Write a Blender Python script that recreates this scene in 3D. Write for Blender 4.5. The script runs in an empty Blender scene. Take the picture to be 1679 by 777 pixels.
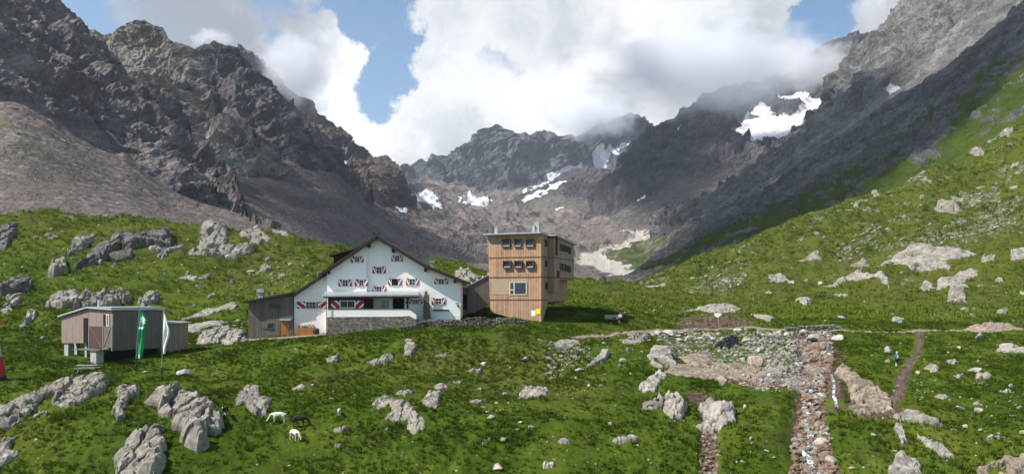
import bpy, bmesh, math, random
import numpy as np
from mathutils import Vector, Matrix
R = math.radians
sc = bpy.context.scene
col = sc.collection
# ------------------------------------------------------------------ camera, sky, sun, exposure
F = 1318.0; CU = 839.5; HV = 490.0            # focal length in photo pixels, principal column, horizon row
cam = bpy.data.cameras.new('camera'); co = bpy.data.objects.new('camera', cam); col.objects.link(co)
co.location = (0, 0, 0); co.rotation_euler = (R(90), 0, 0)
cam.sensor_width = 36; cam.lens = 36*F/1679; cam.shift_y = (HV-388.5)/1679
cam.clip_start = 0.5; cam.clip_end = 60000
sc.camera = co
TS = np.array([-0.634, -0.215, 0.742]); TS /= np.linalg.norm(TS)     # direction to the sun
sun_el = math.asin(TS[2]); sun_az = math.atan2(TS[0], TS[1])
sc.view_settings.view_transform = 'Standard'; sc.view_settings.look = 'None'
sc.view_settings.gamma = 1; sc.view_settings.use_curve_mapping = False
sc.view_settings.exposure = 0.54
sl = bpy.data.lights.new('sun', 'SUN'); sl.energy = 5.0; sl.angle = R(0.5); sl.color = (1, .95, .87)
so = bpy.data.objects.new('sun', sl); col.objects.link(so)
so.rotation_euler = Vector(TS).to_track_quat('Z', 'Y').to_euler()
so.location = Vector(TS)*300
world = bpy.data.worlds.new('World'); sc.world = world; world.use_nodes = True

class NT:
    def __init__(s, nt, clear=True):
        s.t = nt
        if clear: nt.nodes.clear()
    def n(s, typ, ins=None, **props):
        nd = s.t.nodes.new(typ)
        for k, v in props.items(): setattr(nd, k, v)
        for k, v in (ins or {}).items():
            sk = nd.inputs[k]
            if isinstance(v, bpy.types.NodeSocket): s.t.links.new(v, sk)
            elif isinstance(v, bpy.types.Node): s.t.links.new(v.outputs[0], sk)
            else: sk.default_value = v
        return nd
    def m(s, op, a, b=None, c=None, clamp=False):
        ins = {0: a}
        if b is not None: ins[1] = b
        if c is not None: ins[2] = c
        return s.n('ShaderNodeMath', ins, operation=op, use_clamp=clamp).outputs[0]
    def vm(s, op, a, b=None):
        ins = {0: a}
        if b is not None: ins[1] = b
        nd = s.n('ShaderNodeVectorMath', ins, operation=op)
        return nd.outputs['Value'] if op in ('DOT_PRODUCT', 'LENGTH') else nd.outputs[0]
    def mix(s, f, a, b, blend='MIX'):
        nd = s.n('ShaderNodeMix', data_type='RGBA', blend_type=blend)
        for i, v in ((0, f), (6, a), (7, b)):
            sk = nd.inputs[i]
            if isinstance(v, bpy.types.NodeSocket): s.t.links.new(v, sk)
            elif i == 0: sk.default_value = v
            else: sk.default_value = tuple(v)+((1,) if len(v) == 3 else ())
        return nd.outputs[2]
    def ss(s, x, a, b):     # smooth step from a to b
        nd = s.n('ShaderNodeMapRange', {0: x, 1: a, 2: b, 3: 0.0, 4: 1.0}, interpolation_type='SMOOTHSTEP')
        return nd.outputs[0]
    def noise(s, vec, scale, detail=4, rough=.55, dist=0.0):
        return s.n('ShaderNodeTexNoise', {'Vector': vec, 'Scale': scale, 'Detail': detail, 'Roughness': rough, 'Distortion': dist}).outputs[0]
    def ramp(s, f, stops):
        nd = s.n('ShaderNodeValToRGB', {0: f}); e = nd.color_ramp.elements
        while len(e) > 1: e.remove(e[-1])
        for i, (p, c) in enumerate(stops):
            el = e[0] if i == 0 else e.new(p)
            el.position = p; el.color = tuple(c)+(1,) if len(c) == 3 else c
        return nd.outputs[0]

def dirpx(u, v):
    d = Vector(((u-CU)/F, 1, (HV-v)/F)); d.normalize(); return d

w = NT(world.node_tree)
tc = w.n('ShaderNodeTexCoord').outputs['Generated']
sky = w.n('ShaderNodeTexSky', sky_type='NISHITA', sun_disc=False)
sky.sun_elevation = sun_el; sky.sun_rotation = sun_az; sky.altitude = 2200; sky.air_density = 1.1; sky.dust_density = .6; sky.ozone_density = 1.5
dirn = w.vm('NORMALIZE', tc)
warp = w.n('ShaderNodeTexNoise', {'Vector': dirn, 'Scale': 7.0, 'Detail': 8.0, 'Roughness': .62})
wv = w.vm('SUBTRACT', warp.outputs['Color'], (.5, .5, .5))
wv2 = w.n('ShaderNodeVectorMath', {0: wv, 3: .20}, operation='SCALE').outputs[0]
warp2 = w.n('ShaderNodeTexNoise', {'Vector': dirn, 'Scale': 26.0, 'Detail': 6.0, 'Roughness': .65})
wv3 = w.n('ShaderNodeVectorMath', {0: w.vm('SUBTRACT', warp2.outputs['Color'], (.5, .5, .5)), 3: .05}, operation='SCALE').outputs[0]
dw = w.vm('ADD', w.vm('ADD', dirn, wv2), wv3)
n1 = w.noise(dw, 5.0, 9, .58)
n2 = w.noise(w.vm('ADD', dirn, (3.1, 1.7, .4)), 2.2, 6, .55)
cov = w.m('MULTIPLY_ADD', n1, 3.2, -.68)          # cloud cover
cov = w.m('ADD', cov, w.m('MULTIPLY_ADD', n2, .9, -.45))
HOLES = [(600, 35, .060, .95), (560, 15, .045, .6), (625, 95, .045, .9), (622, 150, .042, .9), (650, 165, .03, .4), (470, 25, .04, .35), (105, 15, .06, .9), (60, 10, .05, .6), (160, 40, .03, .4),
         (1345, 35, .055, 1.0), (1380, 70, .035, .5), (785, 222, .025, .6), (700, 120, .03, .25), (790, 110, .03, .3), (1085, 0, .03, .35), (1320, 5, .03, .5)]
for (u, v, r, k) in HOLES:
    d = dirpx(u, v)
    dist = w.vm('LENGTH', w.vm('SUBTRACT', dw, d))
    h = w.m('SUBTRACT', 1.0, w.ss(dist, r*.25, r*1.25))
    cov = w.m('MULTIPLY_ADD', h, -k*1.35, cov)
SOLID = [(900, 100, .30, .5), (430, 110, .12, .35), (1150, 100, .2, .5), (250, 20, .08, .3), (1450, 40, .06, .4), (700, 230, .12, .35)]
for (u, v, r, k) in SOLID:
    d = dirpx(u, v)
    dist = w.vm('LENGTH', w.vm('SUBTRACT', dw, d))
    h = w.m('SUBTRACT', 1.0, w.ss(dist, r*.3, r*1.3))
    cov = w.m('MULTIPLY_ADD', h, k, cov)
dsp = w.n('ShaderNodeSeparateXYZ', {0: dirn})
open_sky = w.m('MAXIMUM', w.ss(dsp.outputs[2], .38, .62), w.ss(dsp.outputs[1], .35, -.1))
cov = w.m('MULTIPLY_ADD', open_sky, -.55, cov)
cf = w.ss(cov, .30, 1.05)
n3 = w.noise(w.vm('ADD', dw, (7.3, .2, 1.1)), 4.2, 8, .6)
n4 = w.noise(w.vm('ADD', dirn, (1.3, 5.2, 2.1)), 2.6, 3, .5)
n3 = w.m('MULTIPLY_ADD', w.m('SUBTRACT', n3, .5), 1.5, .5)
sh = w.m('ADD', w.m('MULTIPLY', n3, .75), w.m('MULTIPLY', n4, .45))
GREY = [(420, 110, .10, .25), (250, 30, .10, .2), (740, 225, .06, .18), (1290, 150, .09, .14), (1180, 180, .10, .10), (700, 0, .10, .12), (350, 10, .16, .2), (900, -20, .10, .15), (1150, -10, .1, .1), (1400, 90, .08, .2)]
for (u, v, r, k) in GREY:
    dist = w.vm('LENGTH', w.vm('SUBTRACT', dw, dirpx(u, v)))
    sh = w.m('MULTIPLY_ADD', w.m('SUBTRACT', 1.0, w.ss(dist, r*.2, r*1.3)), -k, sh)
for (u, v, r, k) in [(960, 90, .16, .14), (560, 190, .09, .14), (930, 180, .10, .1), (600, 250, .08, .1)]:
    dist = w.vm('LENGTH', w.vm('SUBTRACT', dw, dirpx(u, v)))
    sh = w.m('MULTIPLY_ADD', w.m('SUBTRACT', 1.0, w.ss(dist, r*.2, r*1.3)), k, sh)
ccol = w.ramp(sh, [(.22, (.24, .265, .30)), (.42, (.36, .38, .41)), (.56, (.54, .56, .58)), (.68, (.70, .705, .71)), (.82, (.80, .80, .80))])
bg1 = w.n('ShaderNodeBackground', {0: w.mix(1.0, sky.outputs[0], (.80, .98, 1.0), 'MULTIPLY'), 1: .105})
bg2 = w.n('ShaderNodeBackground', {0: ccol, 1: 1.0})
mixs = w.n('ShaderNodeMixShader', {0: cf, 1: bg1.outputs[0], 2: bg2.outputs[0]})
w.n('ShaderNodeOutputWorld', {0: mixs.outputs[0]})
sc.cycles.volume_bounces = 7
sc.cycles.max_bounces = 8; sc.cycles.diffuse_bounces = 3; sc.cycles.transparent_max_bounces = 12
sc.cycles.use_denoising = True

# ------------------------------------------------------------------ numpy noise
rs = np.random.RandomState(11)
PERM = np.concatenate([rs.permutation(256)]*3).astype(np.int32)
GR = rs.normal(size=(256, 3)); GR /= np.linalg.norm(GR, axis=1)[:, None]; GR = GR.astype(np.float32)
def perlin(x, y, z, seed=0):
    x = np.asarray(x, np.float32)+seed*17.31; y = np.asarray(y, np.float32)+seed*5.77; z = np.asarray(z, np.float32)+np.float32(seed*3.11)
    z = np.broadcast_to(z, x.shape)
    xi = np.floor(x).astype(np.int32); yi = np.floor(y).astype(np.int32); zi = np.floor(z).astype(np.int32)
    fx = x-xi; fy = y-yi; fz = z-zi
    xi &= 255; yi &= 255; zi &= 255
    ux = fx*fx*fx*(fx*(fx*6-15)+10); uy = fy*fy*fy*(fy*(fy*6-15)+10); uz = fz*fz*fz*(fz*(fz*6-15)+10)
    def g(dx, dy, dz):
        h = PERM[PERM[PERM[(xi+dx)]+yi+dy]+zi+dz]
        gg = GR[h]
        return gg[..., 0]*(fx-dx)+gg[..., 1]*(fy-dy)+gg[..., 2]*(fz-dz)
    a = g(0, 0, 0); a += ux*(g(1, 0, 0)-a)
    b = g(0, 1, 0); b += ux*(g(1, 1, 0)-b)
    a += uy*(b-a)
    c = g(0, 0, 1); c += ux*(g(1, 0, 1)-c)
    d = g(0, 1, 1); d += ux*(g(1, 1, 1)-d)
    c += uy*(d-c)
    return (a+uz*(c-a))*1.6
def fbm(x, y, z, oct=4, seed=0, gain=.5):
    s = 0; a = 1.0; f = 1.0
    for i in range(oct):
        s = s+a*perlin(x*f, y*f, z*f, seed+i); a *= gain; f *= 2.03
    return s
def ridged(x, y, z, oct=4, seed=0, gain=.5):
    s = 0; a = 1.0; f = 1.0; wgt = 1.0
    for i in range(oct):
        n = 1-np.abs(perlin(x*f, y*f, z*f, seed+i)); n = n*n*wgt
        wgt = np.clip(n*1.6, 0, 1)
        s = s+a*n; a *= gain; f *= 2.07
    return s
def worley2(x, y, seed=0):
    """F1, F2, random of the nearest cell, offset to it"""
    x = np.asarray(x, np.float32); y = np.asarray(y, np.float32)
    xi = np.floor(x).astype(np.int32); yi = np.floor(y).astype(np.int32)
    f1 = np.full(x.shape, 9., np.float32); f2 = f1.copy(); idn = np.zeros(x.shape, np.int32); ox = f1.copy(); oy = f1.copy()
    for dx in (-1, 0, 1):
        for dy in (-1, 0, 1):
            h = PERM[PERM[(xi+dx+seed*7) & 255]+((yi+dy+seed*3) & 255)]
            px = xi+dx+.5+.45*GR[h, 0]*1.6; py = yi+dy+.5+.45*GR[h, 1]*1.6
            d = np.hypot(px-x, py-y)
            nn = d < f1
            f2 = np.where(nn, f1, np.minimum(f2, d)); f1 = np.where(nn, d, f1)
            idn = np.where(nn, h, idn); ox = np.where(nn, x-px, ox); oy = np.where(nn, y-py, oy)
    return f1, f2, idn, ox, oy
def sstep(x, a, b):
    t = np.clip((x-a)/(b-a), 0, 1); return t*t*(3-2*t)
def poly_sd(px, py, poly):
    """signed distance, positive inside"""
    P = np.asarray(poly, float); d2 = np.full(np.shape(px), 1e18); ins = np.zeros(np.shape(px), bool)
    for i in range(len(P)):
        ax, ay = P[i]; bx, by = P[(i+1) % len(P)]
        ex, ey = bx-ax, by-ay; wx, wy = px-ax, py-ay
        t = np.clip((wx*ex+wy*ey)/max(ex*ex+ey*ey, 1e-9), 0, 1)
        d2 = np.minimum(d2, (wx-ex*t)**2+(wy-ey*t)**2)
        c = ((ay > py) != (by > py))
        if by != ay: ins ^= c & (px < ex*(py-ay)/(by-ay)+ax)
    d = np.sqrt(d2); return np.where(ins, d, -d)
def line_d(px, py, pts):
    P = np.asarray(pts, float); d2 = np.full(np.shape(px), 1e18)
    for i in range(len(P)-1):
        ax, ay = P[i][:2]; bx, by = P[i+1][:2]
        ex, ey = bx-ax, by-ay; wx, wy = px-ax, py-ay
        t = np.clip((wx*ex+wy*ey)/max(ex*ex+ey*ey, 1e-9), 0, 1)
        d2 = np.minimum(d2, (wx-ex*t)**2+(wy-ey*t)**2)
    return np.sqrt(d2)
def pchip(x, y, xq):
    """monotone cubic along axis 0"""
    x = np.asarray(x, float); y = np.asarray(y, float); h = np.diff(x)
    sh = (-1,)+(1,)*(y.ndim-1)
    d = np.diff(y, axis=0)/h.reshape(sh)
    m = np.zeros_like(y); m[0] = d[0]; m[-1] = d[-1]
    w1 = (2*h[1:]+h[:-1]).reshape(sh); w2 = (h[1:]+2*h[:-1]).reshape(sh)
    same = d[:-1]*d[1:] > 0
    with np.errstate(divide='ignore', invalid='ignore'):
        hm = (w1+w2)/(w1/d[:-1]+w2/d[1:])
    m[1:-1] = np.where(same, hm, 0)
    i = np.clip(np.searchsorted(x, xq)-1, 0, len(x)-2)
    t = ((xq-x[i])/h[i]).reshape(sh); hh = h[i].reshape(sh)
    return ((1+2*t)*(1-t)**2*y[i]+t*(1-t)**2*hh*m[i]+t*t*(3-2*t)*y[i+1]+t*t*(t-1)*hh*m[i+1])

# ------------------------------------------------------------------ mesh + tagging helpers
def mesh_np(name, V, Q, mats, smooth=False, attrs=None, midx=None):
    me = bpy.data.meshes.new(name)
    V = np.ascontiguousarray(V, np.float32); Q = np.ascontiguousarray(Q, np.int32); k = Q.shape[1]
    me.vertices.add(len(V)); me.vertices.foreach_set('co', V.ravel())
    me.loops.add(Q.size); me.loops.foreach_set('vertex_index', Q.ravel())
    me.polygons.add(len(Q)); me.polygons.foreach_set('loop_start', np.arange(0, Q.size, k, dtype=np.int32))
    for m in (mats if isinstance(mats, (list, tuple)) else [mats]): me.materials.append(m)
    if midx is not None: me.polygons.foreach_set('material_index', np.asarray(midx, np.int32))
    me.update(calc_edges=True)
    if smooth: me.shade_smooth()
    else: me.shade_flat()
    for an, av in (attrs or {}).items():
        a = me.attributes.new(an, 'FLOAT_COLOR', 'POINT')
        c = np.ones((len(V), 4), np.float32); c[:, :av.shape[1]] = av
        a.data.foreach_set('color', c.ravel())
    return me
def grid_quads(nr, nc):
    i = np.arange((nr-1)*(nc-1)); r = i//(nc-1); c = i % (nc-1); a = r*nc+c
    return np.stack([a, a+1, a+nc+1, a+nc], 1)
def link(name, me, parent=None):
    o = bpy.data.objects.new(name, me); col.objects.link(o)
    if parent is not None: o.parent = parent
    return o
def tag(o, label=None, cat=None, group=None, kind=None):
    if label: o['label'] = label
    if cat: o['category'] = cat
    if group: o['group'] = group
    if kind: o['kind'] = kind
    return o
def empty(name, loc, rz=0, label=None, cat=None, group=None):
    o = bpy.data.objects.new(name, None); col.objects.link(o); o.empty_display_size = .3
    o.location = loc; o.rotation_euler = (0, 0, rz)
    return tag(o, label, cat, group)
def copy_tree(o, parent=None):
    c = o.copy(); col.objects.link(c)
    if parent is not None: c.parent = parent
    for ch in [x for x in col.objects if x.parent == o]: copy_tree(ch, c)
    return c
class MB:
    def __init__(s): s.v = []; s.f = []; s.mi = []
    def add(s, vs, fs, mi=0):
        b = len(s.v); s.v += [tuple(p) for p in vs]
        for f in fs: s.f.append([b+i for i in f]); s.mi.append(mi)
        return s
    def box(s, x0, x1, y0, y1, z0, z1, mi=0, M=None):
        vs = [(x, y, z) for z in (z0, z1) for y in (y0, y1) for x in (x0, x1)]
        if M is not None: vs = [M @ Vector(p) for p in vs]
        return s.add(vs, [(0, 2, 3, 1), (4, 5, 7, 6), (0, 1, 5, 4), (2, 6, 7, 3), (0, 4, 6, 2), (1, 3, 7, 5)], mi)
    def prism(s, poly, y0, y1, mi=0):      # polygon in (x, z) extruded along y
        n = len(poly)
        vs = [(x, y0, z) for x, z in poly]+[(x, y1, z) for x, z in poly]
        return s.add(vs, [tuple(range(n)), tuple(range(2*n-1, n-1, -1))]+[(i, n+i, n+(i+1) % n, (i+1) % n) for i in range(n)], mi)
    def loft(s, rings, mi=0, cap=True, closed=True):
        n = len(rings[0]); vs = [p for r in rings for p in r]; fs = []
        for k in range(len(rings)-1):
            for i in range(n if closed else n-1):
                j = (i+1) % n; fs.append((k*n+i, k*n+j, (k+1)*n+j, (k+1)*n+i))
        if cap: fs += [tuple(range(n-1, -1, -1)), tuple(range((len(rings)-1)*n, len(rings)*n))]
        return s.add(vs, fs, mi)
    def tube(s, p0, p1, r0, r1=None, n=8, mi=0):
        r1 = r0 if r1 is None else r1
        p0 = Vector(p0); p1 = Vector(p1); d = (p1-p0).normalized()
        a = d.orthogonal().normalized(); b = d.cross(a)
        rg = lambda p, r: [p+a*(r*math.cos(2*math.pi*i/n))+b*(r*math.sin(2*math.pi*i/n)) for i in range(n)]
        return s.loft([rg(p0, r0), rg(p1, r1)], mi)
    def bar(s, p0, p1, w, h, mi=0):
        p0 = Vector(p0); p1 = Vector(p1); d = (p1-p0); L = d.length; d.normalize()
        M = Matrix.Translation(p0) @ d.to_track_quat('Y', 'Z').to_matrix().to_4x4()
        return s.box(-w/2, w/2, 0, L, -h/2, h/2, mi, M)
    def build(s, name, mats, parent=None, smooth=False):
        me = bpy.data.meshes.new(name); me.from_pydata(s.v, [], s.f)
        for m in (mats if isinstance(mats, (list, tuple)) else [mats]): me.materials.append(m)
        me.polygons.foreach_set('material_index', s.mi)
        bm = bmesh.new(); bm.from_mesh(me); bmesh.ops.recalc_face_normals(bm, faces=bm.faces); bm.to_mesh(me); bm.free()
        if smooth: me.shade_smooth()
        else: me.shade_flat()
        return link(name, me, parent)

# ------------------------------------------------------------------ materials
def newmat(name):
    m = bpy.data.materials.new(name); m.use_nodes = True; return m, NT(m.node_tree)
def finish(t, colr, rough=.85, bump=None, bstr=.3, bdist=.05, metal=0.0, spec=.3, emit=None):
    p = t.n('ShaderNodeBsdfPrincipled', {'Roughness': rough, 'Metallic': metal, 'Specular IOR Level': spec})
    if isinstance(colr, bpy.types.NodeSocket): t.t.links.new(colr, p.inputs['Base Color'])
    else: p.inputs['Base Color'].default_value = tuple(colr)+(1,)
    if bump is not None:
        b = t.n('ShaderNodeBump', {'Height': bump, 'Strength': bstr, 'Distance': bdist})
        t.t.links.new(b.outputs[0], p.inputs['Normal'])
    t.n('ShaderNodeOutputMaterial', {0: p.outputs[0]})
    return p
def simple(name, c, rough=.7, var=.12, scale=3.0, metal=0.0, spec=.3):
    m, t = newmat(name)
    pos = t.n('ShaderNodeTexCoord').outputs['Object']
    n = t.noise(pos, scale, 5, .6)
    cc = t.mix(t.ss(n, .3, .7), tuple(x*(1-var) for x in c), tuple(min(1, x*(1+var)) for x in c))
    finish(t, cc, rough, metal=metal, spec=spec, bump=n, bstr=.08, bdist=.02)
    return m

def grass_colour(t, pos, bright=1.0):
    a = t.noise(pos, .045, 4, .55); b = t.noise(pos, .22, 5, .6); c = t.noise(pos, 1.3, 4, .65)
    s = t.m('ADD', t.m('MULTIPLY', a, .5), t.m('ADD', t.m('MULTIPLY', b, .45), t.m('MULTIPLY', c, .35)))
    k = bright
    s = t.ramp(s, [(.40, (.011*k, .026*k, .004*k)), (.50, (.025*k, .049*k, .005*k)), (.61, (.046*k, .076*k, .008*k)), (.74, (.080*k, .108*k, .013*k)), (.9, (.13*k, .132*k, .030*k))])
    h = t.ss(t.noise(t.vm('ADD', pos, (31., 7., 3.)), .12, 6, .68), .54, .68)
    s = t.mix(t.m('MULTIPLY', h, .55), s, (.050*k, .044*k, .016*k))
    return s, c

def rock_colour(t, pos, k=1.0, tint=(1, 1, 1), lichen=.35):
    a = t.noise(pos, .35, 5, .6); b = t.noise(pos, 1.7, 6, .65); c = t.noise(pos, 7.0, 4, .6)
    s = t.m('ADD', t.m('MULTIPLY', a, .35), t.m('ADD', t.m('MULTIPLY', b, .45), t.m('MULTIPLY', c, .25)))
    T = lambda r, g, bb: (r*k*tint[0], g*k*tint[1], bb*k*tint[2])
    cc = t.ramp(s, [(.38, T(.07, .065, .060)), (.47, T(.135, .128, .116)), (.56, T(.235, .222, .20)), (.68, T(.36, .342, .305))])
    li = t.ss(t.noise(t.vm('ADD', pos, (9.1, 3.3, 1.2)), .9, 5, .7), .56, .68)
    cc = t.mix(t.m('MULTIPLY', li, lichen), cc, T(.24, .26, .15))
    return cc, s

def mat_ground():
    m, t = newmat('alpine turf'); pos = t.n('ShaderNodeNewGeometry').outputs['Position']
    at = t.n('ShaderNodeAttribute', attribute_name='mask'); sep = t.n('ShaderNodeSeparateColor', {0: at.outputs['Color']})
    g, c = grass_colour(t, pos, 1.0)
    g = t.mix(t.m('MULTIPLY', sep.outputs[2], .75), g, (.080, .084, .020))
    n = t.noise(pos, 2.2, 6, .7); n2 = t.noise(pos, .6, 4, .6)
    dirt = t.ramp(n, [(.3, (.035, .024, .019)), (.5, (.095, .066, .05)), (.7, (.19, .145, .115))])
    fd = t.ss(t.m('ADD', sep.outputs[0], t.m('MULTIPLY_ADD', n, .8, -.4)), .4, .62)
    g = t.mix(fd, g, dirt)
    rk, _ = rock_colour(t, pos, 1.0)
    fr = t.ss(t.m('ADD', sep.outputs[1], t.m('ADD', t.m('MULTIPLY_ADD', n, 1.2, -.6), t.m('MULTIPLY_ADD', n2, 1.2, -.6))), .38, .56)
    g = t.mix(fr, g, rk)
    finish(t, g, .95, bump=t.noise(pos, 5.0, 6, .75), bstr=.6, bdist=.25, spec=.03)
    return m
def mat_blades(bright=1.25, tip=(.07, .125, .012), k=.4):
    m, t = newmat('grass blades'); pos = t.n('ShaderNodeNewGeometry').outputs['Position']
    g, c = grass_colour(t, pos, bright)
    w1 = t.n('ShaderNodeTexWhiteNoise', {'Vector': t.n('ShaderNodeVectorMath', {0: t.vm('MULTIPLY', pos, (9, 9, 9))}, operation='FLOOR').outputs[0]}).outputs[0]
    g = t.mix(t.m('MULTIPLY', w1, k), g, tip)
    p = t.n('ShaderNodeBsdfPrincipled', {'Base Color': g, 'Roughness': .8, 'Specular IOR Level': .04})
    tr = t.n('ShaderNodeBsdfTranslucent', {0: t.mix(.5, g, (.09, .14, .01))})
    mx = t.n('ShaderNodeMixShader', {0: .25, 1: p.outputs[0], 2: tr.outputs[0]})
    t.n('ShaderNodeOutputMaterial', {0: mx.outputs[0]})
    return m
def mat_rock(name, k=1.0, tint=(1, 1, 1), lichen=.35, rnd=False):
    m, t = newmat(name); pos = t.n('ShaderNodeNewGeometry').outputs['Position']
    if rnd:
        tcn = t.n('ShaderNodeTexCoord').outputs['Object']; oi = t.n('ShaderNodeObjectInfo')
        pos = t.vm('ADD', tcn, t.n('ShaderNodeCombineXYZ', {0: t.m('MULTIPLY', oi.outputs['Random'], 50.)}).outputs[0])
    cc, s = rock_colour(t, pos, k, tint, lichen)
    if rnd:
        r = oi.outputs['Random']
        cc = t.mix(t.m('MULTIPLY', r, .55), cc, t.mix(t.ss(t.m('FRACT', t.m('MULTIPLY', r, 7.3)), .55, .95), tuple(.30*x*k for x in tint), (.25*k, .17*k, .115*k)), 'MIX')
    vo = t.n('ShaderNodeTexVoronoi', {'Vector': pos, 'Scale': 1.3}, feature='DISTANCE_TO_EDGE').outputs[0]
    crack = t.ss(vo, 0.0, .04)
    cc = t.mix(t.m('MULTIPLY', t.m('SUBTRACT', 1.0, crack), .35), cc, (.05, .045, .04))
    finish(t, cc, .92, bump=s, bstr=.7, bdist=.12, spec=.2)
    return m
def mat_mountain(name, dark, mid, light, scree, L=60.0, veg=(.030, .050, .012), rocklight=.5):
    """L = size in metres of the large colour patches; mask r grass, g snow, b scree"""
    m, t = newmat(name); geo = t.n('ShaderNodeNewGeometry'); pos = geo.outputs['Position']
    nz = t.n('ShaderNodeSeparateXYZ', {0: geo.outputs['Normal']}).outputs[2]
    at = t.n('ShaderNodeAttribute', attribute_name='mask'); sep = t.n('ShaderNodeSeparateColor', {0: at.outputs['Color']})
    a = t.noise(pos, 1/L, 5, .6, .4); b = t.noise(pos, 6/L, 6, .65); c = t.noise(pos, 30/L, 4, .7)
    # tilted strata
    st = t.noise(t.vm('MULTIPLY', t.n('ShaderNodeVectorRotate', {'Vector': pos, 'Angle': R(35)}, rotation_type='Y_AXIS').outputs[0], (1.2/L, 1.2/L, 14/L)), 1.0, 5, .65)
    s = t.m('ADD', t.m('MULTIPLY', a, .34), t.m('ADD', t.m('MULTIPLY', b, .38), t.m('ADD', t.m('MULTIPLY', c, .30), t.m('MULTIPLY', st, .36))))
    rc = t.ramp(s, [(.54, tuple(x*.8 for x in dark)), (.70, mid), (.86, light)])
    n = t.noise(pos, 3/L, 6, .7)
    sc_n = t.noise(pos, 45/L, 4, .75)
    scc = t.mix(t.ss(sc_n, .3, .72), tuple(x*.62 for x in scree), tuple(x*1.25 for x in scree))
    vs = t.n('ShaderNodeTexVoronoi', {'Vector': pos, 'Scale': 24/L}); vr = t.n('ShaderNodeSeparateColor', {0: vs.outputs['Color']}).outputs[0]
    scc = t.mix(t.m('MULTIPLY', t.ss(vr, .72, .95), .7), scc, tuple(min(1, x*2.0) for x in scree))
    scc = t.mix(t.m('MULTIPLY', t.ss(vr, .25, .05), .6), scc, tuple(x*.45 for x in scree))
    scc = t.mix(t.m('MULTIPLY', t.ss(n, .42, .68), .5), scc, tuple(x*y for x, y in zip(scree, (1.15, .92, .82))))
    bigp = t.noise(pos, .22/L, 5, .6)
    scc = t.mix(t.m('MULTIPLY', t.ss(bigp, .46, .62), .55), scc, tuple(x*.5 for x in scree))
    scc = t.mix(t.m('MULTIPLY', t.ss(t.noise(t.vm('ADD', pos, (300., 80., 20.)), .3/L, 5, .6), .52, .66), .5), scc, tuple(x*y for x, y in zip(scree, (1.55, 1.5, 1.4))))
    fs = t.ss(t.m('ADD', sep.outputs[2], t.m('ADD', t.m('MULTIPLY_ADD', n, .9, -.45), t.m('MULTIPLY_ADD', nz, .6, -.42))), .35, .6)
    cc = t.mix(fs, rc, scc)
    fg = t.ss(t.m('ADD', sep.outputs[0], t.m('ADD', t.m('MULTIPLY_ADD', n, 1.1, -.55), t.m('MULTIPLY_ADD', nz, 1.0, -.75))), .33, .6)
    gc, _ = grass_colour(t, t.vm('MULTIPLY', pos, (.35, .35, .35)), 1.0)
    cc = t.mix(fg, cc, t.mix(.5, gc, veg))
    fp = t.ss(t.m('ADD', at.outputs['Alpha'], t.m('MULTIPLY_ADD', n, .8, -.4)), .35, .6)
    cc = t.mix(fp, cc, t.mix(t.ss(sc_n, .3, .7), (.30, .275, .235), (.52, .49, .43)))
    fw = t.ss(t.m('ADD', sep.outputs[1], t.m('ADD', t.m('MULTIPLY_ADD', n, .8, -.4), t.m('MULTIPLY_ADD', sc_n, .7, -.35))), .42, .60)
    cc = t.mix(fw, cc, t.mix(t.ss(b, .35, .65), (.60, .61, .63), (.82, .835, .85)))
    finish(t, cc, .95, bump=t.m('ADD', b, t.m('MULTIPLY', c, .5)), bstr=.8, bdist=L*.06, spec=.1)
    return m
def mat_wood(name, cols, bw=.14, wear=.5, axis='V', grey=(.17, .155, .14)):
    m, t = newmat(name); oc = t.n('ShaderNodeTexCoord').outputs['Object']
    sp = t.n('ShaderNodeSeparateXYZ', {0: oc})
    s = t.m('ADD', sp.outputs[0], t.m('MULTIPLY', sp.outputs[1], 1.0)) if axis == 'V' else sp.outputs[2]
    q = t.m('DIVIDE', s, bw); idx = t.m('FLOOR', q); fr = t.m('FRACT', q)
    wn = t.n('ShaderNodeTexWhiteNoise', {'W': idx}, noise_dimensions='1D').outputs[0]
    c = t.ramp(wn, [(i/(len(cols)-1), cc) for i, cc in enumerate(cols)])
    st = t.noise(t.vm('MULTIPLY', oc, (6, 6, .5) if axis == 'V' else (.5, .5, 6)), 1.0, 5, .6)
    c = t.mix(t.m('MULTIPLY', t.ss(st, .45, .7), wear), c, grey)
    c = t.mix(.35, c, t.mix(t.ss(t.noise(oc, 1.2, 4), .3, .7), tuple(x*.6 for x in cols[0]), cols[-1]))
    edge = t.m('ADD', t.m('LESS_THAN', fr, .07), t.m('GREATER_THAN', fr, .95), clamp=True)
    c = t.mix(t.m('MULTIPLY', edge, .6), c, (.03, .022, .018))
    finish(t, c, .8, bump=t.m('SUBTRACT', st, t.m('MULTIPLY', edge, .8)), bstr=.4, bdist=.02, spec=.2)
    return m
def mat_glass(name, c=(.012, .016, .024)):
    m, t = newmat(name); oc = t.n('ShaderNodeTexCoord').outputs['Object']
    n = t.noise(oc, 1.5, 3)
    finish(t, t.mix(n, c, tuple(x*2.2 for x in c)), .12, spec=.25)
    return m
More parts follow.
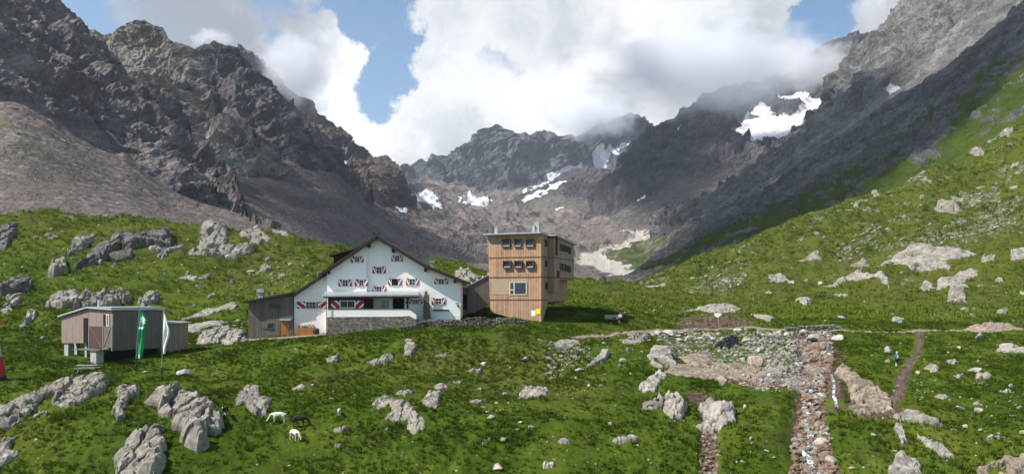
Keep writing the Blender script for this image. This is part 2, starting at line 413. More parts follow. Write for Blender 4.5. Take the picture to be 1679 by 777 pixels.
def mat_stone(name, k=1.0, scale=3.0):
    m, t = newmat(name); oc = t.n('ShaderNodeTexCoord').outputs['Object']
    wv = t.vm('ADD', oc, t.n('ShaderNodeVectorMath', {0: t.n('ShaderNodeTexNoise', {'Vector': oc, 'Scale': 2.}).outputs['Color'], 3: .25}, operation='SCALE').outputs[0])
    sv = t.vm('MULTIPLY', wv, (1, 1, 1.6))
    v = t.n('ShaderNodeTexVoronoi', {'Vector': sv, 'Scale': scale}); ve = t.n('ShaderNodeTexVoronoi', {'Vector': sv, 'Scale': scale}, feature='DISTANCE_TO_EDGE').outputs[0]
    r = t.n('ShaderNodeSeparateColor', {0: v.outputs['Color']}).outputs[0]
    c = t.ramp(r, [(0, (.12*k, .105*k, .09*k)), (.4, (.22*k, .19*k, .165*k)), (.7, (.26*k, .235*k, .21*k)), (1, (.36*k, .33*k, .29*k))])
    nn = t.noise(oc, 9, 5, .6)
    c = t.mix(t.m('MULTIPLY', nn, .3), c, (.10, .09, .075))
    j = t.ss(ve, .01, .07)
    c = t.mix(j, (.07*k, .06*k, .05*k), c)
    finish(t, c, .9, bump=t.m('ADD', j, t.m('MULTIPLY', nn, .3)), bstr=.8, bdist=.06)
    return m
def mat_plaster():
    m, t = newmat('white limewash'); oc = t.n('ShaderNodeTexCoord').outputs['Object']
    a = t.noise(oc, .5, 5, .65); b = t.noise(t.vm('MULTIPLY', oc, (2.5, 2.5, .35)), 1.0, 5, .7); c = t.noise(oc, 12, 4, .6)
    cc = t.mix(t.ss(a, .35, .7), (.88, .84, .78), (.93, .895, .84))
    cc = t.mix(t.m('MULTIPLY', t.ss(b, .55, .8), .22), cc, (.62, .60, .56))
    finish(t, cc, .9, bump=c, bstr=.25, bdist=.02, spec=.2)
    return m
M_GROUND = mat_ground(); M_BLADE = mat_blades(1.15, (.062, .112, .007)); M_BLADE_SUNLIT = mat_blades(2.05, (.16, .185, .022), .6)  # hill blades brighter and yellower, their sunlit look put into the colour
M_ROCK = mat_rock('lichened gneiss', 1.08, (1.04, 1, .93)); M_PALE = mat_rock('pale weathered gneiss', 1.3, (1, .98, .93), .3); M_TAN = mat_rock('tan gneiss slab', 1.05, (1.08, .92, .78), .12)
M_DARKROCK = mat_rock('dark gneiss', .62, (1, .97, .97), .25)
M_STONE = mat_rock('loose stone', 1.7, (1, .97, .92), .25, True); M_BROWN = mat_rock('brown stream stone', .8, (1.15, .88, .72), .05, True)
M_PLASTER = mat_plaster(); M_WSTONE = mat_stone('field stone masonry'); M_RSTONE = mat_stone('reddish stone masonry', .85, 4.5)
M_ROOF = simple('dark brown roof timber', (.035, .022, .024), .8, .3, 4); M_DARKWOOD = mat_wood('dark stained boards', [(.020, .014, .016), (.035, .024, .025), (.028, .02, .02)], .18, .15, grey=(.05, .04, .04))
M_RED = simple('red shutter paint', (.36, .022, .03), .55, .15, 5); M_WHITE = simple('white paint', (.82, .82, .80), .5, .05, 5)
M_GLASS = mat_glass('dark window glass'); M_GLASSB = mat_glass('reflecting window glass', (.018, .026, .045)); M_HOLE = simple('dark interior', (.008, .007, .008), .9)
M_LARCH = mat_wood('larch cladding', [(.47, .24, .13), (.54, .32, .19), (.30, .16, .10), (.44, .30, .21), (.28, .19, .14), (.54, .335, .20)], .36, .55, grey=(.33, .285, .245))
M_LARCHG = mat_wood('weathered larch cladding', [(.40, .29, .195), (.47, .35, .245), (.33, .245, .17), (.29, .24, .20)], .32, .5)
M_GREYW = mat_wood('grey weathered boards', [(.15, .125, .105), (.21, .175, .145), (.125, .105, .09), (.19, .165, .14)], .36, .5, grey=(.14, .13, .125))
M_PINKW = mat_wood('rosy weathered boards', [(.30, .215, .175), (.35, .26, .215), (.26, .195, .165), (.32, .25, .215)], .3, .45, grey=(.22, .19, .18))
M_HUTSHADE = mat_wood('grey brown boards in shade', [(.17, .145, .12), (.21, .18, .15), (.14, .12, .10), (.19, .165, .14)], .3, .4)  # darker board copy, the shade of the hut's right side in its colour
M_BAND = simple('dark floor band', (.10, .06, .04), .8); M_ZINC = simple('zinc sheet', (.42, .43, .44), .45, .12, 1.5, .5); M_LINTEL = mat_wood('pale larch boards', [(.46, .34, .22), (.5, .38, .26), (.42, .31, .20)], .28, .2, 'H', grey=(.38, .31, .24))
M_ORANGE = mat_wood('orange varnished wood', [(.42, .17, .045), (.5, .22, .06), (.37, .15, .05)], .16, .15)
M_CONC = simple('concrete', (.36, .36, .35), .85, .15, 2.5); M_STEEL = simple('grey steel', (.30, .31, .32), .5, .1, 3, .4); M_DSTEEL = simple('dark steel', (.03, .03, .035), .5)
M_GREEN = simple('green flag cloth', (.010, .26, .085), .7, .12); M_FLAGW = simple('white flag cloth', (.82, .82, .83), .7, .04)
M_YEL = simple('yellow sign', (.80, .66, .02), .5, .05); M_BLUEP = simple('pale blue poster', (.36, .47, .60), .6, .25, 4); M_PRED = simple('red pylon paint', (.45, .03, .02), .45, .1)
M_NAVY = simple('navy footing paint', (.02, .025, .06), .5)
# ------------------------------------------------------------------ ground heightfield
GU = np.array([-500, -200, 0, 150, 300, 430, 530, 640, 760, 850, 950, 1040, 1100, 1200, 1300, 1400, 1500, 1600, 1679, 1900, 2200], float)
front = {30: 1544, 38: 1250, 45: 1046, 54: 866, 60: 777, 68: 690, 78: 640, 86: 610}
GT = {
 92: [590,588,588,588,584,578,575,570,568,569,575,582,590,598,604,606,606,602,598,590,580],
 100: [565,565,575,577,572,560,554,541,538,540,550,560,570,578,584,587,587,583,578,570,560],
 105: [553,554,566,568,564,553,547,532,525,527,537,548,556,565,571,574,574,570,565,555,545],
 110: [540,542,552,556,554,549,542,527,518,518,522,535,545,554,560,563,563,558,552,540,530],
 118: [515,515,515,525,542,540,530,517,508,507,508,520,530,540,543,544,544,541,538,525,510],
 130: [490,490,490,498,522,522,508,495,490,490,494,508,515,522,525,526,526,524,520,505,490],
 150: [450,450,450,455,472,480,468,460,460,470,482,494,500,508,510,510,509,506,500,480,460],
 180: [395,395,392,395,410,428,433,440,443,460,476,482,488,496,498,496,492,485,474,440,410],
 205: [355,355,352,360,374,392,410,432,440,458,474,478,482,488,487,483,473,460,445,400,360],
 230: [352,352,352,362,377,388,408,432,442,460,473,477,479,482,478,470,455,438,420,375,330],
 280: [372,372,372,382,392,400,415,440,455,466,474,477,474,465,455,445,428,408,390,340,290],
 340: [388,388,388,398,406,412,427,450,465,472,476,472,458,435,412,400,382,355,330,280,230],
 400: [402,402,402,410,416,422,437,458,470,475,474,466,443,403,360,342,312,268,225,170,120],
 440: [412,412,412,417,422,430,444,465,476,480,480,474,455,418,372,330,290,240,195,130,80]}
DK = np.array(sorted(list(front)+list(GT)), float)
ZT = np.array([[(HV-v)*D/F for v in ([front[int(D)]]*len(GU) if int(D) in front else GT[int(D)])] for D in DK])
LD0, LD1, NLD = math.log(30), math.log(440), 420
UQ = np.arange(-500, 2201, 10.0); LQ = np.linspace(LD0, LD1, NLD)
Zf = pchip(GU, pchip(np.log(DK), ZT, LQ).T, UQ).T
kk = np.exp(-np.arange(-6, 7)**2/8.0); kk /= kk.sum()
pad = np.pad(Zf, ((0, 0), (6, 6)), 'edge'); Zf = sum(kk[i]*pad[:, i:i+Zf.shape[1]] for i in range(13))
def base_z(x, y):
    y = np.clip(y, 30.01, 439.9); u = np.clip(CU+F*x/y, -499, 2199)
    a = (np.log(y)-LD0)/(LD1-LD0)*(NLD-1); b = (u+500)/10.0
    i = np.clip(a.astype(int), 0, NLD-2); j = np.clip(b.astype(int), 0, len(UQ)-2); a = a-i; b = b-j
    return Zf[i, j]*(1-a)*(1-b)+Zf[i+1, j]*a*(1-b)+Zf[i, j+1]*(1-a)*b+Zf[i+1, j+1]*a*b
FLATS = [(-17.5, 108, 13, 9), (4, 112, 10, 8), (-47, 94, 9, 6), (-30, 107, 6, 6)]       # building pads (x, y, rx, ry)
CARVE = []
def ground_z(x, y):
    x = np.asarray(x, float); y = np.asarray(y, float)
    z = base_z(x, y)
    k = np.ones_like(z)
    for (cx, cy, rx, ry) in FLATS: k = np.minimum(k, sstep(np.hypot((x-cx)/rx, (y-cy)/ry), .9, 1.5))
    far = sstep(y, 130, 240)
    k = k*.9+.1
    z = z+k*(fbm(x/16, y/16, 0*x, 3, 3)*(.45+2.6*far)+fbm(x/4.2, y/4.2, 0*x, 2, 8)*(.28+.6*far))
    tus = ridged(x/1.15, y/1.3, 0*x, 3, 21)
    z = z+k*.24*(tus-.8)*sstep(fbm(x/9, y/9, 0*x+4, 2, 31), -.5, .5)
    z = z+k*.05*fbm(x/.33, y/.33, 0*x, 2, 41)
    for (pts, wd, dep) in CARVE:
        d = line_d(x, y, pts); z = z-dep*(1-sstep(d, wd*.4, wd*1.2))
    return z
def hits(uv, dmin=42., dmax=435., n=1600, fn=None):
    uv = np.asarray(uv, float).reshape(-1, 2); D = np.exp(np.linspace(math.log(dmin), math.log(dmax), n))
    out = []
    for s in range(0, len(uv), 200):
        q = uv[s:s+200]
        x = (q[:, 0:1]-CU)/F*D; zr = (HV-q[:, 1:2])/F*D; y = np.broadcast_to(D, x.shape)
        g = (fn or base_z)(x, y); below = g >= zr
        i = np.argmax(below, 1); ok = below.any(1); i = np.where(ok, np.maximum(i, 1), n-1)
        r = np.arange(len(q)); h1 = zr[r, i]-g[r, i]; h0 = zr[r, i-1]-g[r, i-1]
        t = np.clip(h0/np.maximum(h0-h1, 1e-6), 0, 1); d = D[i-1]+(D[i]-D[i-1])*t
        out.append(np.stack([(q[:, 0]-CU)/F*d, d, np.where(ok, 1, 0)], 1))
    return np.concatenate(out)
STREAM_PX = [(1322, 556), (1332, 580), (1345, 604), (1338, 632), (1328, 660), (1322, 690), (1326, 720), (1340, 750), (1350, 777), (1362, 830)]
CREEK_PX = [(1352, 598), (1366, 620), (1368, 650), (1372, 672)]
GULLY_PX = [(1150, 655), (1165, 690), (1160, 730), (1165, 777), (1165, 820)]
STREAM = hits(STREAM_PX)[:, :2]; GULLY = hits(GULLY_PX)[:, :2]; CREEK = hits(CREEK_PX)[:, :2]
CARVE += [(STREAM, 2.0, .6), (GULLY, .9, .4)]
TRAIL_PX = [(940, 551), (1000, 547), (1060, 544), (1150, 538), (1240, 537), (1330, 541), (1420, 542), (1510, 542), (1590, 541), (1679, 541), (1760, 540)]
BRANCH_PX = [(1507, 543), (1508, 560), (1502, 580), (1492, 598), (1482, 615), (1476, 632), (1474, 650), (1462, 664)]
YARD_PX = [(380, 558), (410, 557), (450, 555), (490, 552), (535, 548)]
TRAIL = hits(TRAIL_PX)[:, :2]; BRANCH = hits(BRANCH_PX)[:, :2]; YARD = hits(YARD_PX)[:, :2]
HOUSEPATH = hits([(690, 527), (757, 525), (800, 524), (850, 527)])[:, :2]
DIRT_PX = [[(1100, 532), (1120, 520), (1160, 512), (1200, 514), (1245, 528), (1250, 537), (1180, 540), (1110, 540)],
           [(1395, 640), (1420, 640), (1462, 664), (1500, 672), (1470, 690), (1410, 684), (1385, 664)],
           [(1130, 640), (1160, 640), (1170, 680), (1180, 777), (1145, 777), (1150, 700)],
           [(1295, 545), (1368, 545), (1384, 600), (1398, 650), (1340, 650), (1310, 605)], [(1150, 606), (1240, 596), (1320, 606), (1320, 636), (1240, 640), (1190, 630)]]
ROCK_PX = [[(1130, 540), (1370, 540), (1360, 600), (1330, 640), (1240, 640), (1130, 600), (1100, 575), (1060, 548)],
           [(1112, 470), (1190, 438), (1235, 445), (1195, 490), (1120, 485)], [(1580, 355), (1679, 310), (1679, 375), (1590, 400), (1400, 420), (1460, 395)],
           [(1360, 420), (1440, 372), (1460, 380), (1400, 425)], [(1570, 315), (1640, 310), (1640, 335), (1580, 340)], [(880, 555), (960, 548), (980, 590), (900, 620)],
           [(320, 525), (408, 520), (408, 565), (320, 565)], [(170, 180+300), (215, 470), (215, 500), (150, 512)]]
DRY_PX = [[(700, 560), (900, 560), (1000, 640), (800, 660), (650, 620)], [(960, 470), (1290, 440), (1400, 480), (1250, 520), (1000, 520)], [(1300, 430), (1500, 380), (1679, 470), (1679, 530), (1400, 500)], [(400, 400), (530, 400), (480, 470), (330, 470)]]
def ground_mask(x, y, z):
    u = CU+F*x/y; v = HV-F*z/y
    wu = u+14*fbm(x/5, y/5, 0*x, 3, 51); wv = v+7*fbm(x/5, y/5, 0*x+3, 3, 52)
    m = np.zeros((len(x), 3), np.float32); wob = fbm(x/2.6, y/2.6, 0*x, 3, 66)
    near = y < 150
    for (pts, wd, k) in [(TRAIL, .75, .9), (BRANCH, .55, .8), (STREAM, 1.35, 1.0), (GULLY, .5, .85), (CREEK, .5, .9), (YARD, 1.6, .6), (HOUSEPATH, .6, .4)]:
        lo = np.min(pts, 0)-5; hi = np.max(pts, 0)+5
        s = np.where((x > lo[0]) & (x < hi[0]) & (y > lo[1]) & (y < hi[1]))[0]
        d = line_d(x[s], y[s], pts)+.35*fbm(x[s]/1.5, y[s]/1.5, 0*s, 2, 61)+wob[s]*wd*.55
        m[s, 0] = np.maximum(m[s, 0], k*(1-sstep(d, wd*.5, wd*1.4)))
    def pm(polys, ch, k, feather, cond):
        for P in polys:
            Q = np.array(P); s = np.where(cond & (u > Q[:, 0].min()-40) & (u < Q[:, 0].max()+40) & (v > Q[:, 1].min()-40) & (v < Q[:, 1].max()+40))[0]
            if len(s): m[s, ch] = np.maximum(m[s, ch], k*sstep(poly_sd(wu[s], wv[s], P), -feather, feather))
    pm(DIRT_PX, 0, .75, 10, near); pm(ROCK_PX, 1, .42, 14, y < 430); pm(DRY_PX, 2, 1.0, 30, y < 430)
    far = sstep(y, 140, 200)
    m[:, 1] = np.maximum(m[:, 1], far*(.30+.22*sstep(y, 280, 380))*sstep(fbm(x/14, y/14, 0*x, 3, 71), -.1, .6))
    m[:, 2] = np.maximum(m[:, 2], far*.75)  # far turf tone raised to carry the sunlit look of the hills
    return m
NR = [np.linspace(44, 60, 60)[:-1], np.linspace(60, 132, 640)[:-1], np.exp(np.linspace(math.log(132), math.log(438), 400))]
rowsD = np.concatenate(NR)
colsU = np.concatenate([np.linspace(-480, -40, 50)[:-1], np.linspace(-40, 1720, 1240)[:-1], np.linspace(1720, 2180, 50)])
Y, U = np.meshgrid(rowsD, colsU, indexing='ij'); X = (U-CU)/F*Y
gx, gy = X.ravel(), Y.ravel(); gz = ground_z(gx, gy)
me = mesh_np('ground', np.stack([gx, gy, gz], 1), grid_quads(*X.shape), M_GROUND, True, {'mask': ground_mask(gx, gy, gz)})
tag(link('ground', me), 'grassy alpine hillside with hummocks and bare patches around the mountain hut', kind='structure')

# ------------------------------------------------------------------ mountains: sheets lofted between lines (u, v, distance)
def resample(line, n):
    L = np.array(line, float); d = np.concatenate([[0], np.cumsum(np.hypot(np.diff(L[:, 0]), np.diff(L[:, 1])*.6)+1e-3)]); d /= d[-1]
    t = np.linspace(0, 1, n); P = pchip(d, np.stack([L[:, 0], L[:, 1], np.log(L[:, 2])], 1), t)
    return P[:, 0], P[:, 1], np.exp(P[:, 2])
def byU(line, us):
    L = np.array(line, float)
    return us, pchip(L[:, 0], L[:, 1], us), np.exp(pchip(L[:, 0], np.log(L[:, 2]), us))
def sheet(name, label, lines, us, rows, mat, amp, S, seed, masks=None, back=True, rib=1.0, crest=.35, smooth=False, strata=0.0, flatlow=0.0, grain=0.0, crag=0.0, hum=0.0):
    """lines bottom -> top; us = column positions (u); amp, S metres of the relief and its scale"""
    nc = len(us); lines = [l for l in lines]
    W = []
    for l in lines:
        u, v, D = byU(l, us); W.append(np.stack([(u-CU)/F*D, D, (HV-v)/F*D], 1))
    kn = np.concatenate([[0], np.cumsum(rows)]).astype(float)
    G = pchip(kn, np.array(W), np.arange(int(kn[-1])+1).astype(float))
    nr0 = G.shape[0]
    if back:
        T = G[-1]; nb = 26; ex = []
        for i in range(1, nb+1):
            q = i/nb; e = T.copy(); e[:, 1] = T[:, 1]*(1+.30*q); e[:, 0] = T[:, 0]*(1+.30*q); zz = T[:, 2]
            e[:, 2] = zz-(.10*q+.55*q*q)*np.abs(zz)-q*T[:, 1]*.02
            ex.append(e)
        G = np.concatenate([G, np.array(ex)])
    nr = G.shape[0]
    # face normals of the smooth sheet
    du = np.gradient(G, axis=1); dv = np.gradient(G, axis=0); N = np.cross(du, dv); N /= np.linalg.norm(N, axis=2)[..., None]+1e-9
    N *= np.where((N*G).sum(2) > 0, -1, 1)[..., None]
    N[nr0:] = (0, 0, 1)
    for it in range(6):
        N[1:-1] = (N[:-2]+N[1:-1]*2+N[2:])/4; N[:, 1:-1] = (N[:, :-2]+N[:, 1:-1]*2+N[:, 2:])/4
    N /= np.linalg.norm(N, axis=2)[..., None]+1e-9
    P = G.reshape(-1, 3); x, y, z = P.T
    sl = np.cumsum(np.linalg.norm(du, axis=2), 1).ravel()*0.5+x*.5; tl = np.cumsum(np.linalg.norm(dv, axis=2), 0).ravel()
    wx = fbm(x/S, y/S, z/S, 3, seed)*.6
    r1 = ridged(x/S/1.3+wx, y/S/1.3, z/S/2.4, 5, seed+3, .52)-.9
    r2 = ridged((x-.35*z)/S*1.9+wx*1.5, y/S*1.9, z/S*1.1, 4, seed+13, .55)-.9
    h = rib*r1*.64+r2*.22+ridged(x/S*3.7+wx, y/S*3.7, z/S*2.6, 4, seed+23, .58)*.115+ridged(x/S*10+wx, y/S*10, z/S*8, 3, seed+28, .6)*.055+fbm(x/S*28, y/S*28, z/S*28, 2, seed+29, .6)*.03
    # angular blocks
    f1, f2, idn, ox, oy = worley2((x+.4*y)/S*2.2+wx, (z+.5*y)/S*2.0, seed)
    h += .03*GR[idn % 256, 0]+.10*(GR[idn % 256, 1]*ox+GR[idn % 256, 2]*oy)
    if strata:
        q = (z*.8+x*.45)/S*3.2+wx*1.2; fr = q-np.floor(q); h += .55*strata*(sstep(fr, .0, .85)-fr)
    rr = (np.arange(nr)/max(nr0-1, 1)).repeat(nc)
    k = np.ones_like(x)
    if flatlow: k = .12+.88*sstep(rr, flatlow-.12, flatlow+.12)
    k = np.where(rr > 1, 1, k)
    if back: k = k*(.25+.75*sstep(rr, .04, .30))
    u = CU+F*x/y; v = HV-F*z/y
    mk = np.zeros((len(x), 4), np.float32)
    if masks:
        wu = u+10*fbm(x/S, y/S, z/S, 4, seed+41)+4*fbm(x/S*5, y/S*5, z/S*5, 2, seed+45); wv = v+8*fbm(x/S, y/S, z/S+5, 4, seed+42)+3*fbm(x/S*5, y/S*5, z/S*5+2, 2, seed+46)
        for (ch, kk_, fe, poly) in masks:
            if poly is None: mk[:, ch] = np.maximum(mk[:, ch], kk_)
            else:
                Q = np.array(poly); s = np.where((u > Q[:, 0].min()-30) & (u < Q[:, 0].max()+30) & (v > Q[:, 1].min()-30) & (v < Q[:, 1].max()+30) & (rr < 1.02))[0]
                if len(s):
                    val = abs(kk_)*sstep(poly_sd(wu[s], wv[s], poly), -fe, fe)
                    mk[s, ch] = np.maximum(mk[s, ch], val) if kk_ > 0 else mk[s, ch]-val
    if hum: P = P+np.stack([0*x, 0*x, hum*np.clip(y/900., .15, 2.2)*(ridged(x/150, y/150, 0*x, 4, seed+91)-.85+.5*fbm(x/60, y/60, 0*x, 3, seed+95))*sstep(y, 420, 900)*(1-.85*np.clip(mk[:, 3], 0, 1))], 1)
    if crag: mk[:, 0] -= crag*sstep(fbm(x/38, y/38, z/38, 4, seed+81), .10, .55)
    damp = 1-.78*np.clip(mk[:, 1]+np.clip(mk[:, 2], 0, 1)*1.0+mk[:, 0]*.55, 0, 1)
    kc = np.where(rr > 1, crest+(1-crest)*np.clip((rr-1)*6, 0, 1), np.where(rr > .8, crest+(1-crest)*np.clip((1-rr)/.2, 0, 1), 1))
    disp = (h*amp*k*damp)[:, None]*(N.reshape(-1, 3))*np.stack([np.ones_like(kc)*.9+.1*kc, np.ones_like(kc), kc], 1)
    P = P+disp
    P[:, 2] += amp*.10*fbm(x/S*3, y/S*3, z/S*3, 3, seed+33)*damp
    if grain:
        q = np.clip(y/450., .8, 6); P = P+(grain*q*(.14*fbm(x/3/q, y/3/q, z/3/q, 2, seed+61)+.5*fbm(x/30/q, y/22/q, z/22/q, 3, seed+64)))[:, None]*N.reshape(-1, 3)
    me = mesh_np(name, P, grid_quads(nr, nc), mat, smooth, {'mask': mk})
    return tag(link(name, me), label, kind='structure')
def ur(a, b, n): return np.linspace(a, b, n)
MM_L1 = mat_mountain('schist of near left peak', (.066, .061, .068), (.162, .140, .138), (.36, .32, .285), (.175, .142, .122), 70, veg=(.05, .05, .02))
MM_L2 = mat_mountain('tan schist', (.085, .076, .072), (.27, .235, .205), (.52, .455, .39), (.17, .135, .115), 90)
MM_L3 = mat_mountain('dark schist', (.048, .046, .054), (.116, .102, .106), (.22, .20, .185), (.105, .085, .075), 110)
MM_L4 = mat_mountain('red brown schist', (.05, .042, .042), (.11, .085, .078), (.21, .16, .14), (.13, .098, .085), 140)
MM_BK = mat_mountain('blue grey cirque rock', (.058, .062, .072), (.105, .110, .122), (.19, .19, .195), (.155, .135, .125), 220)
MM_R3 = mat_mountain('dark grey schist', (.042, .042, .047), (.085, .082, .086), (.19, .165, .145), (.12, .11, .10), 150)
MM_R2 = mat_mountain('light grey gneiss', (.075, .073, .073), (.17, .163, .155), (.34, .325, .295), (.20, .185, .165), 110)
MM_R1 = mat_mountain('grassy slope rock', (.050, .048, .056), (.115, .110, .110), (.25, .235, .21), (.18, .165, .145), 60, veg=(.040, .062, .010))
MM_VAL = mat_mountain('scree and moraine', (.07, .062, .060), (.145, .125, .112), (.27, .24, .215), (.165, .143, .130), 60, veg=(.045, .060, .018))

# valley floor and scree
sheet('valley_floor', 'brown scree slopes and pale river gravel of the high valley', [
 [(-500,420,250),(0,380,250),(150,388,250),(300,398,265),(430,408,275),(560,432,300),(640,455,330),(700,462,330),(800,472,330),(950,482,420),(1040,476,440),(1150,440,440),(1400,440,440)],
 [(-500,270,330),(0,285,310),(200,325,340),(300,345,390),(430,374,450),(560,402,600),(640,412,700),(700,420,760),(800,434,850),(950,446,900),(1040,444,900),(1150,420,900),(1400,420,900)],
 [(-500,210,350),(0,225,345),(200,290,400),(300,300,560),(430,335,690),(560,352,850),(640,372,1100),(700,380,1400),(800,396,1500),(950,408,1500),(1040,400,1500),(1150,380,1400),(1400,380,1400)],
 [(-500,120,420),(0,165,430),(200,255,490),(300,255,900),(430,280,960),(560,300,1180),(640,340,1750),(700,340,2300),(800,352,2500),(950,355,2500),(1040,352,2200),(1150,345,1900),(1400,345,1900)],
 [(-500,90,460),(0,140,470),(200,230,540),(300,225,1000),(430,255,1060),(560,280,1300),(640,315,1950),(700,300,3500),(800,318,3500),(950,295,3700),(1040,280,3600),(1150,330,2100),(1400,330,2100)]],
 np.concatenate([ur(-480, -20, 30)[:-1], ur(-20, 1320, 760)]), [60, 110, 150, 170], MM_VAL, 7, 55, 101,
 [(2, .95, 1, None), (2, -.75, 14, [(680,395),(760,380),(880,392),(960,380),(1000,360),(880,420),(800,440)]), (0, .45, 14, [(980,430),(1060,380),(1110,380),(1110,440),(1040,455)]),
  (3, 1.0, 5, [(1110,372),(1070,380),(1010,402),(950,420),(938,432),(965,446),(1010,458),(1060,456),(1050,446),(1000,432),(990,422),(1040,402),(1085,386)]), (3, .6, 8, [(1000,395),(1080,345),(1120,350),(1110,372),(1040,385)]), (3, .3, 8, [(880,380),(960,350),(1000,380),(960,410),(900,400)]),
  (0, .32, 8, [(990,430),(1050,400),(1090,400),(1060,445)]), (0, .25, 20, [(-60,190),(0,190),(120,270),(60,300),(-60,260)]),
  (1, .9, 3, [(672,322),(700,318),(716,335),(727,352),(715,356),(704,340),(685,352),(674,335)]), (1, .9, 2, [(766,322),(800,332),(806,345),(786,344),(760,340)]), (1, .7, 2, [(742,335),(752,333),(756,342),(744,341)]), (1, .8, 2, [(875,292),(900,284),(945,280),(950,286),(905,294),(880,300)]),
  (1, .8, 2, [(860,318),(885,308),(925,298),(930,304),(890,318),(862,325)]), (1, .8, 2, [(845,298),(862,292),(865,300),(850,306)]), (1, .8, 1.5, [(640,335),(660,345),(670,356),(650,350)])], back=False, flatlow=0.0, grain=1.1, hum=11)
sheet('moraine_hill', 'dark grey brown moraine hump below the cirque', [[(770,366,2500),(860,366,2450),(940,362,2400),(1080,372,2300)],
 [(770,362,2600),(860,338,2650),(940,315,2700),(1080,350,2500)], [(770,360,2700),(800,345,2750),(860,319,2850),(900,301,2900),(940,280,2950),(975,276,2950),(1010,296,2900),(1040,330,2800),(1080,352,2700)]], ur(775, 1075, 240), [40, 70], MM_R3, 26, 110, 252,
 [(2, .55, 8, [(770,380),(830,335),(900,318),(1000,330),(1080,350),(1080,390),(770,390)]), (1, .85, 2, [(860,322),(885,309),(930,296),(936,300),(892,318),(864,328)]), (1, .7, 2, [(905,345),(915,340),(918,345),(908,349)]), (1, .7, 2, [(1000,312),(1015,305),(1018,309),(1003,317)])])
# back cirque
sheet('far_cirque', 'jagged grey cirque wall with snow patches at the valley head', [
 [(540,400,3000),(640,370,3000),(700,350,3000),(780,350,3050),(850,345,3100),(900,338,3200),(960,325,3200),(1020,318,3300),(1100,310,3300),(1260,300,3400)],
 [(540,360,3600),(640,318,3600),(700,312,3650),(740,322,3650),(790,333,3650),(850,326,3650),(900,300,3800),(960,276,4000),(1010,262,4200),(1060,250,4300),(1260,250,4300)],
 [(540,335,4100),(620,305,4100),(650,289,4150),(678,293,4100),(690,284,4100),(700,269,4050),(722,262,4000),(745,259,4000),(765,241,4000),(790,228,4000),(805,217,4000),(822,212,4000),(840,221,4000),(862,227,4000),(892,221,4000),(912,228,4000),(935,226,4100),(965,212,4300),(990,202,4400),(1020,196,4500),(1042,202,4600),(1065,216,4700),(1120,226,4700),(1260,240,4700)]],
 ur(560, 1200, 560), [70, 190], MM_BK, 105, 300, 202,
 [(2, .9, 10, [(560,420),(560,345),(690,315),(720,322),(760,340),(850,338),(900,312),(960,300),(1100,290),(1100,420)]),
  (1, .95, 3, [(960,268),(975,255),(1000,244),(1028,238),(1026,250),(1010,266),(985,276),(962,276)]), (1, .9, 3, [(1040,205),(1060,210),(1075,225),(1050,222)]), (1, .8, 2, [(895,285),(945,278),(948,284),(900,296)])], strata=.15, crest=.38)
# left side peaks, far to near
sheet('brown_mountain', 'red brown mountain with snow strip, its top in cloud', [
 [(380,345,1550),(500,345,1550),(560,345,1550),(600,352,1560),(640,365,1640),(669,380,1780)],
 [(380,60,2400),(440,110,2400),(480,150,2400),(500,175,2380),(520,195,2350),(545,215,2320),(570,240,2280),(600,252,2250),(620,262,2200),(640,286,2150),(654,304,2100),(663,330,2000),(669,356,1900)]],
 ur(390, 668, 300), [260], MM_L4, 55, 170, 303,
 [(2, .8, 12, [(480,360),(580,330),(640,340),(740,380),(740,420)]), (1, .95, 3, [(540,248),(552,250),(578,268),(560,276),(548,262)]), (1, .9, 2, [(508,215),(520,213),(545,228),(535,232)])], crest=.38)
sheet('dark_mountain', 'dark pyramid mountain with long ridge down to the valley', [
 [(200,345,1000),(400,312,1000),(440,302,1020),(470,306,1040),(510,322,1080),(550,338,1120),(610,356,1180)],
 [(200,120,1500),(260,105,1500),(305,86,1500),(322,88,1500),(345,71,1500),(370,81,1480),(385,96,1460),(420,126,1430),(440,156,1400),(470,181,1370),(500,211,1330),(530,251,1300),(555,287,1260),(590,340,1200),(610,352,1190)]],
 ur(220, 604, 380), [300], MM_L3, 42, 130, 404, [(2, .75, 10, [(430,330),(445,295),(470,290),(520,312),(600,360),(500,360)]), (0, .3, 20, [(440,270),(500,260),(560,330),(500,320)])], crest=.38)
sheet('tan_mountain', 'pale tan jagged peak streaked with gullies', [
 [(60,330,800),(200,345,780),(280,355,760),(330,350,780),(380,332,820),(420,318,860),(460,306,900)],
 [(60,130,1050),(100,85,1050),(145,54,1050),(170,61,1050),(200,47,1050),(230,37,1050),(255,51,1040),(280,71,1030),(305,84,1020),(335,134,1000),(376,172,970),(412,217,940),(440,240,920),(460,296,905)]],
 ur(70, 456, 420), [320], MM_L2, 34, 95, 505, [(2, .7, 10, [(280,360),(300,300),(340,290),(400,312),(440,330),(380,380)])], crest=.38, strata=.2)
sheet('near_left_mountain', 'dark rugged rock face above the scree on the left', [
 [(-500,180,330),(-100,200,370),(0,215,385),(60,240,400),(110,266,420),(160,286,440),(210,308,450),(270,340,450),(330,372,445),(390,392,440),(460,404,440)],
 [(-500,-420,700),(-100,-160,760),(0,-70,780),(60,-5,790),(100,28,790),(130,50,790),(160,82,780),(210,122,770),(262,167,750),(300,217,720),(335,266,680),(370,311,600),(400,341,540),(442,380,455),(460,398,445)]],
 np.concatenate([ur(-460, -20, 60)[:-1], ur(-20, 456, 600)]), [400], MM_L1, 24, 62, 606, [(2, .6, 10, [(240,300),(300,330),(350,368),(300,360)]), (2, .45, 12, [(150,230),(200,260),(260,330),(180,290)])], crest=.38, strata=.25)
